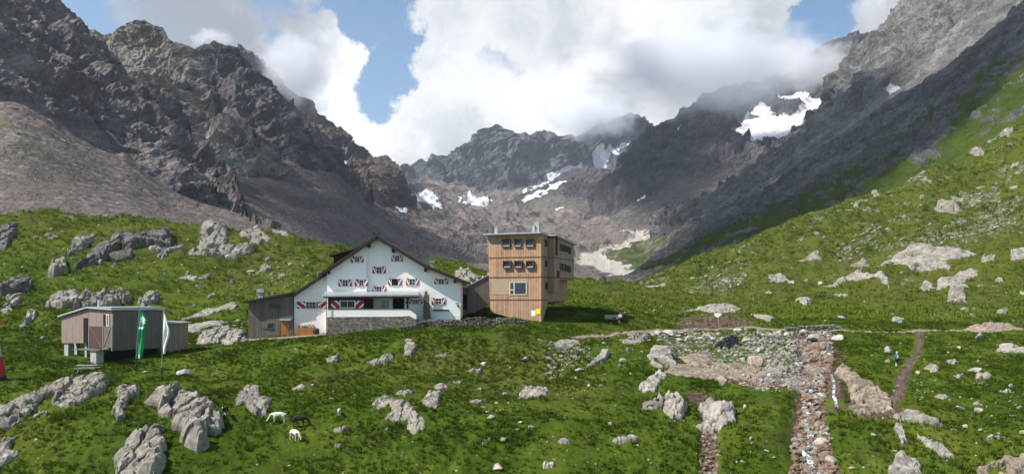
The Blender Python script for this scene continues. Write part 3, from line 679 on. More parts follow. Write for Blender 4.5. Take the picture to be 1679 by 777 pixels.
# right side, far to near
sheet('snowy_mountain', 'dark grey mountain with snowfields, its top in cloud', [
 [(940,450,1750),(1040,425,1600),(1100,420,1500),(1180,410,1450),(1260,400,1400),(1560,360,1400)],
 [(940,425,2150),(975,385,2150),(1010,340,2200),(1060,292,2300),(1120,265,2350),(1200,245,2400),(1260,240,2400),(1340,200,2500),(1560,180,2500)],
 [(940,405,2250),(962,366,2300),(980,326,2400),(1000,291,2500),(1030,259,2600),(1060,227,2700),(1100,201,2750),(1130,181,2800),(1160,156,2800),(1190,141,2900),(1230,141,3000),(1290,121,3100),(1330,91,3200),(1400,61,3200),(1560,41,3200)]],
 ur(950, 1540, 520), [110, 200], MM_R3, 62, 190, 707,
 [(2, .85, 14, [(940,400),(1000,350),(1060,340),(1110,300),(1200,270),(1260,260),(1260,400)]), (0, .30, 14, [(1040,370),(1120,330),(1200,300),(1240,330),(1140,380)]),
  (1, 1.0, 3, [(1202,216),(1222,206),(1238,178),(1252,160),(1262,172),(1270,188),(1294,200),(1312,190),(1322,168),(1356,160),(1350,192),(1318,215),(1296,232),(1270,236),(1248,248),(1230,240),(1212,226)]),
  (1, .9, 2, [(1044,324),(1066,315),(1064,325),(1048,333)]), (1, .8, 2, [(1275,150),(1330,160),(1320,172),(1290,165)]), (1, .8, 2, [(1102,226),(1112,214),(1114,218),(1104,230)])], crest=.45)
sheet('high_right_mountain', 'steep light grey rock wall rising out of the frame on the right', [
 [(1060,430,1300),(1130,420,1280),(1200,392,1250),(1300,315,1250),(1400,245,1200),(1470,190,1150),(1540,145,1100),(1600,100,1050),(1680,35,1000),(1800,-60,1000),(2150,-230,1000)],
 [(1060,372,1480),(1150,331,1520),(1200,306,1550),(1250,271,1580),(1290,251,1600),(1320,226,1620),(1350,191,1640),(1370,156,1650),(1395,106,1680),(1420,76,1700),(1445,59,1700),(1470,31,1750),(1500,1,1800),(1560,-79,1850),(1700,-199,1900),(2150,-400,1900)]],
 np.concatenate([ur(1070, 1700, 520), ur(1700, 2120, 40)[1:]]), [300], MM_R2, 48, 120, 808,
 [(1, 1.0, 1.5, [(1458,152),(1472,142),(1488,138),(1478,150),(1462,157)]), (0, .35, 12, [(1060,400),(1200,310),(1300,250),(1350,260),(1240,340),(1120,400)])], crest=.38, strata=.35)
sheet('green_slope', 'steep green mountainside with crags on the right', [
 [(985,486,425),(1100,468,420),(1200,440,420),(1300,400,415),(1400,372,405),(1500,335,395),(1600,292,390),(1679,255,385),(1900,190,380),(2190,120,380)],
 [(985,480,560),(1100,440,570),(1200,400,560),(1300,360,560),(1400,318,560),(1500,268,560),(1600,212,550),(1679,160,540),(1900,70,540),(2190,-20,540)],
 [(985,492,690),(1040,446,750),(1090,401,800),(1120,371,850),(1180,346,900),(1250,316,950),(1310,271,1000),(1370,229,1000),(1420,196,990),(1470,161,960),(1520,136,930),(1560,109,900),(1600,73,880),(1640,41,860),(1680,6,850),(1800,-89,830),(2190,-350,800)]],
 np.concatenate([ur(990, 1710, 640), ur(1710, 2180, 50)[1:]]), [120, 240], MM_R1, 12, 45, 909,
 [(0, 1.25, 14, [(1240,470),(1300,395),(1330,372),(1400,330),(1480,262),(1520,225),(1560,180),(1620,150),(1679,95),(1800,0),(2200,-150),(2200,500),(1240,500)]),
  (0, .80, 16, [(1000,460),(1100,415),(1200,370),(1300,330),(1400,270),(1500,200),(1600,130),(1679,60),(1679,100),(1560,190),(1480,270),(1330,380),(1200,440)]),
  (2, .6, 8, [(985,470),(1100,428),(1200,392),(1300,352),(1308,360),(1200,408),(1100,448),(1000,480)]),
  (2, .9, 8, [(985,460),(1060,425),(1120,375),(1160,360),(1120,420),(1030,455)]),
  (0, -.7, 8, [(1490,250),(1520,205),(1560,185),(1590,190),(1560,240),(1510,285)]), (0, -.45, 8, [(1590,235),(1610,205),(1650,180),(1660,195),(1620,222)]),
  (0, -.7, 6, [(1360,365),(1385,345),(1392,358),(1378,372)]), (0, -.7, 6, [(1300,400),(1308,382),(1332,372),(1325,392)]), (0, -.5, 6, [(1395,350),(1430,332),(1440,345),(1405,358)]), (0, -.6, 6, [(1525,165),(1560,160),(1600,130),(1600,150),(1550,190)])], crest=.38, grain=.9, crag=.5)
# ------------------------------------------------------------------ added clouds out of view, outlined to shade chosen slopes
def mat_cloud():
    m, t = newmat('cloud'); at = t.n('ShaderNodeAttribute', attribute_name='mask'); sep = t.n('ShaderNodeSeparateColor', {0: at.outputs['Color']})
    d = t.n('ShaderNodeBsdfDiffuse', {0: (.9, .9, .9, 1)}); tl = t.n('ShaderNodeBsdfTranslucent', {0: (.9, .9, .9, 1)})
    a = t.n('ShaderNodeMixShader', {0: .35, 1: d.outputs[0], 2: tl.outputs[0]}); tr = t.n('ShaderNodeBsdfTransparent')
    x = t.n('ShaderNodeMixShader', {0: sep.outputs[0], 1: tr.outputs[0], 2: a.outputs[0]})
    t.n('ShaderNodeOutputMaterial', {0: x.outputs[0]}); return m
M_CLOUD = mat_cloud()
def shade_cloud(poly, dist, seed, soft=40., dens=.93):
    P = np.array([[(u-CU)/F*D, D, (HV-v)/F*D] for (u, v, D) in poly])+TS*dist
    c = P.mean(0); e1 = np.cross(TS, [0, 0, 1]); e1 /= np.linalg.norm(e1); e2 = np.cross(e1, TS)
    q = np.stack([(P-c)@e1, (P-c)@e2], 1); hh = (P-c)@TS
    lo = q.min(0)-soft*2; hi = q.max(0)+soft*2; n = 90
    a, b = np.meshgrid(np.linspace(lo[0], hi[0], n), np.linspace(lo[1], hi[1], n), indexing='ij'); a = a.ravel(); b = b.ravel()
    d = poly_sd(a+soft*.9*fbm(a/soft/3, b/soft/3, 0*a, 3, seed), b+soft*.9*fbm(a/soft/3, b/soft/3, 0*a+4, 3, seed+2), q)
    f = sstep(d, -soft, soft)
    th = (20+np.sqrt(np.clip(d+soft, 0, None))*6)*(1+.6*fbm(a/90, b/90, 0*a, 3, seed+5))*np.clip(f*3, 0.02, 1)
    V = []
    for s in (1, -1): V.append(c+a[:, None]*e1+b[:, None]*e2+(s*th)[:, None]*TS)
    Q = grid_quads(n, n); keep = (f[Q] > .004).any(1); Q = Q[keep]
    al = 1-np.sqrt(1-np.clip(f*dens, 0, .999))
    me = mesh_np('cloud', np.concatenate(V), np.concatenate([Q, Q[:, ::-1]+n*n]), M_CLOUD, True, {'mask': np.repeat(np.concatenate([al, al])[:, None], 3, 1)})
    tag(link('cloud', me), kind='structure')
shade_cloud([(985,455,690),(1040,430,750),(1090,385,800),(1200,325,930),(1320,245,1000),(1440,165,1000),(1560,95,900),(1690,-10,850),(1740,20,700),(1679,70,640),(1600,140,600),(1540,205,570),(1470,265,540),(1390,325,500),(1320,358,440),(1200,402,430),(1100,446,440)], 2600, 1, 22)
shade_cloud([(985,320,2400),(1060,225,2700),(1120,185,2800),(1160,165,2800),(1180,200,2600),(1190,240,2350),(1200,270,2150),(1190,300,1950),(1160,320,1850),(1110,335,1780),(1060,335,1900)], 2600, 5, 60)
shade_cloud([(1080,360,1450),(1200,300,1550),(1290,243,1600),(1335,200,1640),(1360,165,1640),(1420,170,1560),(1470,158,1450),(1490,165,1150),(1400,240,1150),(1250,310,1200),(1100,380,1300)], 2600, 13, 30)
shade_cloud([(440,300,960),(520,305,1080),(600,335,1300),(660,365,1500),(720,400,1200),(805,432,850),(790,455,600),(700,445,480),(600,420,430),(520,395,470),(440,350,560),(395,320,640)], 2600, 9, 35)
# ------------------------------------------------------------------ haze
def haze_box():
    m = bpy.data.materials.new('valley haze'); m.use_nodes = True; t = NT(m.node_tree)
    v = t.n('ShaderNodeVolumePrincipled', {'Color': (.80, .88, 1.0, 1), 'Density': HAZE_D, 'Anisotropy': .25})
    t.n('ShaderNodeOutputMaterial', {'Volume': v.outputs[0]})
    o = MB().box(-5200, 5200, -60, 7000, -40, 1750).build('haze', m); tag(o, kind='stuff'); return o
HAZE_D = 0.00005
haze_box()

# ------------------------------------------------------------------ mist round the peaks
def mist(label, u, v, D, wpx, hpx, depth, dens, seed):
    m = bpy.data.materials.new('mist'); m.use_nodes = True; t = NT(m.node_tree)
    oc = t.n('ShaderNodeTexCoord').outputs['Object']
    r = t.vm('LENGTH', oc)
    n = t.noise(t.vm('ADD', t.vm('MULTIPLY', oc, (1.6*wpx/hpx**.5/wpx**.5, 1.2, 1.6)), (seed, 0, seed*.3)), 1.3, 6, .62)
    f = t.m('SUBTRACT', 1.0, t.ss(t.m('ADD', r, t.m('MULTIPLY_ADD', n, -1.5, .75)), .35, .95))
    v_ = t.n('ShaderNodeVolumePrincipled', {'Color': (.96, .97, 1.0, 1), 'Density': t.m('MULTIPLY', f, dens), 'Anisotropy': .0})
    t.n('ShaderNodeOutputMaterial', {'Volume': v_.outputs[0]})
    bm = bmesh.new(); bmesh.ops.create_icosphere(bm, subdivisions=3, radius=1); me = bpy.data.meshes.new('mist'); bm.to_mesh(me); bm.free(); me.materials.append(m)
    o = link('mist', me); o.location = ((u-CU)/F*D, D, (HV-v)/F*D); o.scale = (wpx*D/F, depth, hpx*D/F)
    tag(o, label, kind='stuff')
mist('cloud wrapped round the top of the snowy mountain', 1160, 108, 2350, 240, 102, 150, .012, 1.0)
mist('cloud drifting before the notch between the two right mountains', 1340, 105, 2100, 85, 50, 90, .011, 2.0)
mist('cloud wrapped round the top of the brown mountain', 478, 122, 2250, 85, 80, 90, .017, 3.0)
mist('wisp of cloud on the tip of the dark mountain', 348, 66, 1440, 42, 20, 30, .04, 5.0)
mist('cloud over the right part of the cirque', 970, 192, 3850, 95, 46, 150, .015, 7.0)
# ------------------------------------------------------------------ rock outcrops, each from its footprint on the hillside
def outcrop(label, poly, H, mat, seed, cell=1.6, steep=.35, dip=(.35, .1), lift=.75, name='rock_outcrop', dmin=42., rough=1.0, group=None):
    H = H*.46; cell *= 1.25; steep *= .65
    P = np.array(poly, float); v0, v1 = P[:, 1].min(), P[:, 1].max(); um = P[:, 0].mean()
    D0 = hits([(um, v1)], dmin)[0, 1]
    a = (v1-P[:, 1])/max(v1-v0, 1)
    vv = np.minimum(P[:, 1]+a*min(H*F/D0*lift, (v1-v0)*.86), v1)
    h = hits(np.stack([P[:, 0], vv], 1), dmin)[:, :2]
    h[:, 1] = np.minimum(h[:, 1], D0+max(3.5*(h[:, 0].max()-h[:, 0].min()), 3.)); h[:, 0] = (P[:, 0]-CU)/F*h[:, 1]
    lo = h.min(0)-.5; hi = h.max(0)+.5; dm = h[:, 1].mean()
    sx = max(.05, dm/F*1.3, (hi[0]-lo[0])/220); sy = max(sx*.9, (hi[1]-lo[1])/260)
    xs = np.arange(lo[0], hi[0]+sx, sx); ys = np.arange(lo[1], hi[1]+sy, sy)
    X, Y = np.meshgrid(xs, ys); x, y = X.ravel(), Y.ravel()
    W = min(hi[0]-lo[0], hi[1]-lo[1]); c = cell
    wx = .12*c*fbm(x/c*1.3, y/c*1.3, 0*x, 3, seed); wy = .12*c*fbm(x/c*1.3, y/c*1.3, 0*x+3, 3, seed+1)
    d = poly_sd(x+wx*1.6, y+wy*1.6, h)
    inr = max(d.max(), .2); p = np.clip(d/(inr*steep), 0, 1)
    prof = np.where(d > 0, p**.38, 0)*(.62+.38*sstep((x-lo[0])/(hi[0]-lo[0]), .0, .7))
    f1, f2, idn, ox, oy = worley2((x+wx*2)/c*(1+.0*y), (y+wy*2)/c*.62, seed)
    blk = .30*GR[idn % 256, 0]+(dip[0]+.45*GR[idn % 256, 1])*ox*.55+(dip[1]+.4*GR[idn % 256, 2])*oy*.5
    crack = 1-sstep(f2-f1, .0, .16)
    g1, g2, gid, gx_, gy_ = worley2((x+.5*y+wx)/c*2.6, (y-.3*x+wy)/c*2.0, seed+5)
    blk2 = .10*GR[gid % 256, 0]+.22*(GR[gid % 256, 1]*gx_+GR[gid % 256, 2]*gy_)-.05*(1-sstep(g2-g1, 0, .2))
    ja = .6+.5*GR[seed % 256, 0]; jq = (x*math.cos(ja)+y*math.sin(ja)*.55+wx*1.5)/(c*.8); ji = np.floor(jq).astype(int); jf = jq-ji
    strip = .32*GR[(ji*37+seed) % 256, 1]+.40*(jf-.5)
    hh = H*prof*(.72+rough*.8*strip+rough*(.6*blk+.7*blk2)-.30*crack*rough)+H*.10*prof*ridged(x/c*2, y/c*2, 0*x, 4, seed+9)
    hh += .035*fbm(x/.25, y/.25, 0*x, 2, seed+11)*prof
    turf = fbm(x/c/1.1, y/c/1.1, 0*x+9, 3, seed+17)-.55-.5*np.clip(hh/H-.6, -.6, 1)
    hh = np.where(d > 0, np.where(turf > 0, -.05-.6*turf, np.maximum(hh, .02*H)), d*2.2-.05)
    z = base_z(x, y)*.0+ground_z(x, y)+hh
    Q = grid_quads(len(ys), len(xs)); keep = (hh[Q] > -.02).any(1); Q = Q[keep]
    if not len(Q): return None
    used = np.unique(Q); mp = np.full(len(x), -1); mp[used] = np.arange(len(used))
    V = np.stack([x+.25*H*blk2*prof+.10*wx, y-.15*H*blk*prof, np.where(hh < 0, np.maximum(z, ground_z(x, y)-.6), z)], 1)[used]
    ctr = V.mean(0); ctr[2] = V[:, 2].min()
    me = mesh_np(name, V-ctr, mp[Q], mat)
    o = link(name, me); o.location = ctr
    OUTLINES.append((h, dm))
    return tag(o, label, 'rock', group)
OUTLINES = []
OC = [
 ('broad grey whaleback outcrop below the picnic table', [(98,617),(165,610),(181,620),(173,641),(147,652),(131,669),(108,678),(84,664),(100,645),(85,640),(63,630)], 2.0, 'R', {}),
 ('long grey slab outcrop running off the left frame edge below the red pylon', [(-40,690),(0,664),(33,650),(81,632),(86,641),(64,655),(50,680),(36,691),(0,705),(-40,725)], 1.7, 'R', {}),
 ('small grey rock patch under the broad whaleback outcrop', [(50,688),(64,676),(75,680),(74,688),(56,693)], .5, 'R', {}),
 ('narrow leaning grey slab between the two flagpoles and the bottom left rocks', [(184,635),(223,627),(233,638),(218,652),(201,672),(207,683),(195,694),(192,680),(184,674),(197,655),(195,641)], 1.5, 'R', {}),
 ('big dark-sided outcrop at the foot of the white flag', [(240,644),(257,627),(282,625),(321,638),(346,660),(366,686),(362,702),(346,716),(343,736),(321,752),(304,738),(287,725),(290,700),(268,672),(262,652)], 3.4, 'R', dict(cell=2.0, steep=.45)),
 ('tall cracked outcrop at the bottom edge left of the sheep', [(187,753),(204,708),(218,694),(240,691),(257,687),(271,716),(267,761),(260,800),(195,800)], 2.8, 'R', dict(cell=1.8, steep=.4)),
 ('pale broken rock in the bottom left corner', [(-30,722),(0,717),(17,716),(26,722),(17,733),(26,744),(22,757),(0,770),(-30,775)], .8, 'R', {}),
 ('pinkish grey rubbly outcrop just above the grazing white sheep', [(385,655),(402,630),(423,629),(429,647),(446,653),(437,674),(418,678),(400,664),(386,668)], .9, 'R', dict(cell=.9)),
 ('crescent of grey broken rock in mid meadow under the white house', [(609,662),(629,647),(653,655),(674,662),(678,674),(693,689),(697,705),(680,709),(668,701),(668,692),(632,689),(644,677),(638,664),(613,671)], .55, 'R', dict(cell=.8)),
 ('knobbly rock with a dark right side beside the crescent of rock', [(702,641),(708,631),(723,644),(718,674),(699,671),(690,659),(700,653)], 1.1, 'R', dict(cell=.9)),
 ('squat rounded boulder pair below the porch masonry', [(662,577),(667,562),(682,560),(685,574),(676,584),(660,584)], 1.0, 'R', dict(cell=1.0)),
 ('low grey rock left of the boulder pair below the porch', [(604,596),(618,586),(640,577),(646,588),(632,594),(615,602)], .7, 'R', dict(cell=.8)),
 ('small rock with brown earth under the left end of the porch', [(534,590),(548,583),(558,586),(552,596),(538,597)], .45, 'R', dict(cell=.6)),
 ('upright tilted pale slab standing alone in the meadow', [(967,606),(986,573),(1000,577),(989,597),(980,607)], 1.5, 'P', dict(cell=3, rough=.5)),
 ('dark grey boulder mound at the left end of the trailside stones', [(1017,559),(1030,546),(1050,541),(1063,546),(1062,557),(1042,562)], .9, 'R', dict(cell=1.2)),
 ('big pale grey block at the left edge of the bare rock terrace', [(1065,602),(1065,574),(1072,563),(1103,571),(1108,585),(1100,596),(1107,604),(1086,608)], 1.9, 'P', dict(cell=2.4, rough=.7)),
 ('flat rosy bare rock terrace right of the pale block', [(1110,578),(1140,574),(1164,579),(1176,591),(1168,606),(1202,622),(1190,630),(1156,622),(1092,614),(1100,603),(1128,598)], .7, 'T', dict(cell=2.2, rough=.7)),
 ('lower rosy slab of the bare rock terrace next to the rubble', [(1150,604),(1180,594),(1215,594),(1262,610),(1246,626),(1205,624),(1170,616)], .6, 'T', dict(cell=1.8, rough=.8)),
 ('flat boulder with dark overhang under the rosy terrace', [(1046,632),(1060,618),(1084,609),(1090,618),(1076,634),(1057,638)], .9, 'P', dict(cell=1.4)),
 ('narrow pale upright ribs left of the heather gully', [(1051,669),(1055,655),(1076,650),(1080,630),(1090,632),(1086,667),(1066,672)], 1.5, 'P', dict(cell=1.1)),
 ('middle pale upright slab beside the heather gully', [(1088,667),(1092,634),(1114,636),(1128,662),(1117,683),(1105,684)], 1.8, 'P', dict(cell=1.2)),
 ('largest pale fluted outcrop right of the heather gully', [(1139,640),(1168,637),(1174,652),(1207,660),(1203,686),(1170,699),(1140,690),(1157,675),(1152,655)], 2.0, 'P', dict(cell=1.3)),
 ('rubbly grey rock patch low in the meadow below the tower', [(848,652),(854,636),(880,626),(900,630),(896,645),(872,652)], .6, 'R', dict(cell=.7)),
 ('flat broken rocks in the grass below the tower', [(908,567),(918,554),(945,552),(952,563),(930,571)], .5, 'P', dict(cell=.7)),
 ('long tan slab beside the stream with a trampled top', [(1371,603),(1381,598),(1399,614),(1421,629),(1446,641),(1466,657),(1463,676),(1431,680),(1404,684),(1394,671),(1393,633),(1375,615)], 1.4, 'T', dict(cell=1.7, rough=.8)),
 ('dark grey sloping slab right of the tan slab', [(1489,668),(1523,679),(1547,698),(1515,701),(1477,689),(1464,679)], 1.0, 'R', dict(cell=1.5)),
 ('pale rounded boulder cut by the bottom edge right of the stream', [(1452,790),(1462,748),(1477,743),(1508,762),(1520,790)], 1.5, 'P', dict(cell=2.0, rough=.7)),
 ('tan grey rock in the bottom right corner', [(1600,785),(1606,765),(1645,747),(1680,743),(1730,755),(1730,800)], 1.2, 'T', dict(cell=1.5)),
 ('angular dark-faced boulder above the stream head', [(1253,612),(1256,600),(1272,593),(1290,598),(1293,612),(1275,619)], 1.3, 'R', dict(cell=1.5)),
 ('flat grey slab left of the stream under the angular boulder', [(1283,634),(1288,622),(1310,619),(1322,626),(1316,636),(1296,640)], .6, 'P', dict(cell=1.6)),
 ('orange tinted block at the stream head', [(1320,603),(1323,587),(1338,585),(1350,594),(1347,608),(1330,611)], 1.0, 'T', dict(cell=1.6, rough=.6)),
 ('low pale boulders at the right frame edge beyond the hiker', [(1633,577),(1640,563),(1665,564),(1690,572),(1690,582),(1655,581)], 1.0, 'P', dict(cell=1.4)),
 ('flat pinkish slab along the right end of the trail', [(1576,541),(1590,533),(1625,530),(1664,536),(1680,543),(1620,545)], .6, 'T', dict(cell=1.6)),
 ('broken pale rocks in the grass near the bottom right corner', [(1500,715),(1530,730),(1552,740),(1568,755),(1545,754),(1520,740)], .6, 'P', dict(cell=.9)),
 ('line of grey rock ribs below the tan slab', [(1466,690),(1480,700),(1488,730),(1480,738),(1468,715)], .6, 'P', dict(cell=.8)),
 # right hill
 ('huge pale whaleback slab on the right hillside', [(1413,448),(1462,422),(1493,407),(1535,401),(1603,404),(1590,413),(1556,425),(1558,434),(1512,441),(1485,445),(1462,438),(1436,446)], 3.6, 'P', dict(cell=6, rough=.45, steep=.6)),
 ('long pale ledge outcrop below the huge whaleback slab', [(1533,468),(1546,449),(1575,442),(1603,439),(1600,452),(1556,464),(1538,482)], 2.0, 'P', dict(cell=3, rough=.7)),
 ('grey knob with vertical streaks under the long ledge', [(1551,499),(1557,483),(1582,482),(1584,496)], 2.0, 'R', dict(cell=1.8)),
 ('rounded grey boulder pair high on the green slope', [(1531,350),(1540,332),(1553,327),(1575,336),(1573,350)], 3.2, 'R', dict(cell=4)),
 ('low band of grey rock left of the huge whaleback slab', [(1344,476),(1375,464),(1409,455),(1443,458),(1463,474),(1430,466),(1390,466),(1360,475)], 1.8, 'P', dict(cell=2.2)),
 ('grey dome outcrop at the brow below the shaded slope', [(1298,428),(1312,418),(1335,413),(1352,420),(1342,430),(1318,432)], 2.0, 'R', dict(cell=3)),
 ('low pale ribbed rock on the flat meadow', [(1122,512),(1150,503),(1175,499),(1210,506),(1212,512),(1160,514)], .9, 'P', dict(cell=1.3)),
 ('smooth pale whaleback on the skyline right of the tower', [(1044,476),(1060,469),(1082,470),(1099,480),(1075,478)], 1.1, 'P', dict(cell=4, rough=.4)),
 ('grey rock cluster above the flat meadow', [(1390,442),(1400,425),(1420,418),(1425,435),(1408,445)], 2.0, 'R', dict(cell=2.0)),
 ('pale rock mound at the right frame edge under the slope', [(1652,432),(1668,412),(1690,408),(1700,425),(1670,435)], 2.4, 'P', dict(cell=3)),
 ('pale rock beside the long ledge on the right', [(1505,472),(1516,462),(1530,463),(1526,478),(1510,482)], 1.3, 'P', dict(cell=1.6)),
 ('pale slab above the red earth bank', [(1228,517),(1252,515),(1272,523),(1262,529),(1240,522)], .7, 'P', dict(cell=1.6)),
 # left hill
 ('long dark crag band across the left hillock', [(120,444),(157,402),(194,377),(229,380),(263,370),(297,391),(257,398),(229,411),(186,424),(157,438)], 5.0, 'D', dict(cell=5, steep=.5)),
 ('broad grey crag with heather streaks on the hillock behind the annex', [(306,415),(329,384),(363,368),(374,378),(369,394),(414,405),(414,417),(366,421),(337,421)], 4.6, 'R', dict(cell=3.4, steep=.5)),
 ('shadowed grey buttress on the left hillock above the slab wall', [(80,458),(86,434),(106,413),(111,440),(94,455)], 4.0, 'R', dict(cell=3)),
 ('curved pale rib on the hillock left of the dark crag band', [(113,424),(120,391),(157,378),(156,388),(134,409)], 3.0, 'R', dict(cell=3)),
 ('tilted pale slab with deep dark crack behind the left hut', [(77,500),(97,477),(129,474),(124,494),(109,509)], 3.2, 'P', dict(cell=4.5, rough=.6)),
 ('shattered blocks with dark faces behind the left hut', [(118,509),(134,480),(166,477),(206,468),(218,483),(186,500),(143,510)], 3.4, 'R', dict(cell=1.9)),
 ('pale jointed slabs standing above the hut roof', [(226,492),(240,474),(260,470),(260,489),(237,502)], 2.4, 'P', dict(cell=2.0)),
 ('upper long pale slab between the two timber huts', [(289,524),(315,516),(343,505),(386,499),(380,507),(345,514),(320,521)], .9, 'P', dict(cell=5, rough=.4)),
 ('lower long pale slab between the two timber huts', [(280,535),(297,528),(352,522),(381,523),(362,531),(340,541),(320,548),(300,545)], 1.0, 'P', dict(cell=5, rough=.4)),
 ('heap of pale boulders left of the grey annex', [(322,560),(332,543),(366,533),(404,540),(404,560),(370,562)], 1.2, 'P', dict(cell=1.2, rough=1.3)),
 ('dark crag at the far left edge of the hillock', [(-20,484),(0,466),(26,448),(37,442),(55,458),(40,474),(0,486)], 4.0, 'D', dict(cell=3)),
 ('vertical pale rib above the red pylon', [(36,533),(51,503),(60,506),(57,523),(44,534)], 1.6, 'P', dict(cell=2)),
 ('stepped pale rocks at the left edge above the pylon', [(0,512),(17,498),(22,482),(46,473),(30,492),(18,512),(5,520)], 1.8, 'P', dict(cell=2)),
 ('pale tongue of rock between the two crags on the hillock', [(256,418),(274,401),(309,391),(288,405),(274,414)], 1.5, 'P', dict(cell=3)),
 ('grey blocks on the skyline behind the annex', [(394,390),(410,377),(430,386),(447,403),(423,405)], 2.6, 'R', dict(cell=2.5)),
 ('pale crest slab on the skyline left of the white house', [(386,377),(420,374),(455,384),(482,396),(475,402),(440,388),(400,384)], 1.6, 'P', dict(cell=5, rough=.5)),
 ('grey crag with grass at the left end of the hillock crest', [(-10,400),(5,368),(25,362),(24,385),(8,408)], 3.0, 'D', dict(cell=3)),
 ('small ringed rocks in the grass above the left hut', [(292,455),(312,452),(330,456),(345,443),(344,456),(322,462)], 1.2, 'P', dict(cell=1.3)),
 ('mossy rocks behind the house ridge near the covered passage', [(742,450),(756,440),(775,448),(792,458),(770,460)], 2.2, 'R', dict(cell=2.2)),
]
MT = {'R': M_ROCK, 'P': M_PALE, 'T': M_TAN, 'D': M_DARKROCK}
for i, (lab, poly, H, mk, kw) in enumerate(OC): outcrop(lab, poly, H, MT[mk], 200+i*3, **kw)
rp = random.Random(21)
def rand_patch(u, v, w_, h_):
    n = 9; return [(u+w_/2*math.cos(i*6.283/n)*rp.uniform(.55, 1.1), v+h_/2*math.sin(i*6.283/n)*rp.uniform(.55, 1.1)) for i in range(n)]
def patches(k, poly, w0, w1, asp, H, mk, label, group):
    P = np.array(poly, float); c = 0
    while c < k:
        u = rp.uniform(P[:, 0].min(), P[:, 0].max()); v = rp.uniform(P[:, 1].min(), P[:, 1].max())
        if poly_sd(np.array([u]), np.array([v]), poly)[0] < 0: continue
        w_ = w0+(w1-w0)*rp.random()**1.8; outcrop(label, rand_patch(u, v, w_, w_*asp), H, MT[rp.choice(mk)], 900+c*3+int(u), cell=max(.5, H*1.2), rough=1.1, group=group); c += 1
patches(22, [(0,385),(130,375),(300,400),(430,400),(520,430),(470,470),(400,495),(280,500),(220,460),(60,500),(0,560)], 10, 34, .5, 1.6, 'RRP', 'low grey rock breaking the turf of the left hillock', 'low rocks of the left hillock')
patches(26, [(1010,480),(1250,420),(1450,340),(1600,290),(1679,270),(1679,520),(1500,520),(1050,520)], 10, 40, .38, 1.7, 'RPP', 'low pale rock breaking the turf of the right hillside', 'low rocks of the right hillside')
patches(18, [(1290,400),(1420,325),(1560,240),(1679,190),(1679,290),(1450,350)], 8, 30, .5, 3.0, 'RRP', 'grey crag breaking the steep grass of the upper right slope', 'crags of the upper right slope')
patches(26, [(440,570),(640,560),(900,545),(1040,570),(1040,777),(440,777)], 10, 34, .42, .6, 'RRP', 'low rock patch showing through the middle meadow', 'low rock patches of the middle meadow')
patches(16, [(1390,560),(1679,590),(1679,740),(1540,720),(1500,640)], 10, 36, .4, .7, 'PPR', 'low pale rock patch in the grass right of the path', 'low rock patches right of the path')
patches(6, [(0,600),(180,640),(180,777),(30,777)], 8, 20, .5, .6, 'R', 'low rock patch in the grass of the bottom left', 'low rock patches of the bottom left')
# ------------------------------------------------------------------ loose stones: ten shapes, placed one by one
rng = random.Random(5)
def stone_mesh(i):
    bm = bmesh.new(); bmesh.ops.create_icosphere(bm, subdivisions=3, radius=1)
    r = np.random.RandomState(40+i); sc3 = np.array([1, .62+.5*r.rand(), .42+.4*r.rand()])
    pl = [(lambda n: n/np.linalg.norm(n))(r.normal(size=3)) for _ in range(11)]; of = .52+.28*r.rand(11)
    for v in bm.verts:
        p = np.array(v.co)
        for n, o in zip(pl, of):
            q = p@n
            if q > o: p = p-n*(q-o)*.93
        v.co = p*sc3
    me = bpy.data.meshes.new('stone'); bm.to_mesh(me); bm.free()
    co = np.empty(len(me.vertices)*3, np.float32); me.vertices.foreach_get('co', co); V = co.reshape(-1, 3)
    V += (V/np.linalg.norm(V, axis=1)[:, None])*(.06*fbm(V[:, 0]*3, V[:, 1]*3, V[:, 2]*3, 3, i))[:, None]
    me.vertices.foreach_set('co', V.ravel()); me.shade_flat(); me.update(); return me
STONES = [stone_mesh(i) for i in range(10)]
for m in STONES: m.materials.append(M_STONE)
STONESB = [m.copy() for m in STONES]
for m in STONESB: m.materials.clear(); m.materials.append(M_BROWN)
PLACED = []
def put_stones(px, group, label, meshes, name='stone', sink=.28, cat='stone', fn=None):
    """px: list of (u, v, width in photo pixels)"""
    h = hits([(a, b) for a, b, c in px], fn=fn)
    for (u, v, wpx), (x, y, ok) in zip(px, h):
        if not ok: continue
        r = wpx*y/F/2; o = link(name, rng.choice(meshes))
        zz = float(ground_z(np.array([x]), np.array([y]))[0])
        o.location = (x, y+r*.3, zz+r*(.45-sink)); o.rotation_euler = (rng.uniform(-.35, .35), rng.uniform(-.35, .35), rng.uniform(0, 6.28))
        o.scale = (r, r*rng.uniform(.8, 1.15), r*rng.uniform(.75, 1.2))
        tag(o, label, cat, group); PLACED.append((x, y, r))
def scatter(n, poly, w0, w1, pw=2.2):
    P = np.array(poly, float); out = []; tries = 0
    while len(out) < n and tries < n*60:
        tries += 1
        u = rng.uniform(P[:, 0].min(), P[:, 0].max()); v = rng.uniform(P[:, 1].min(), P[:, 1].max())
        if poly_sd(np.array([u]), np.array([v]), poly)[0] < 0: continue
        out.append((u, v, w0+(w1-w0)*rng.random()**pw))
    return out
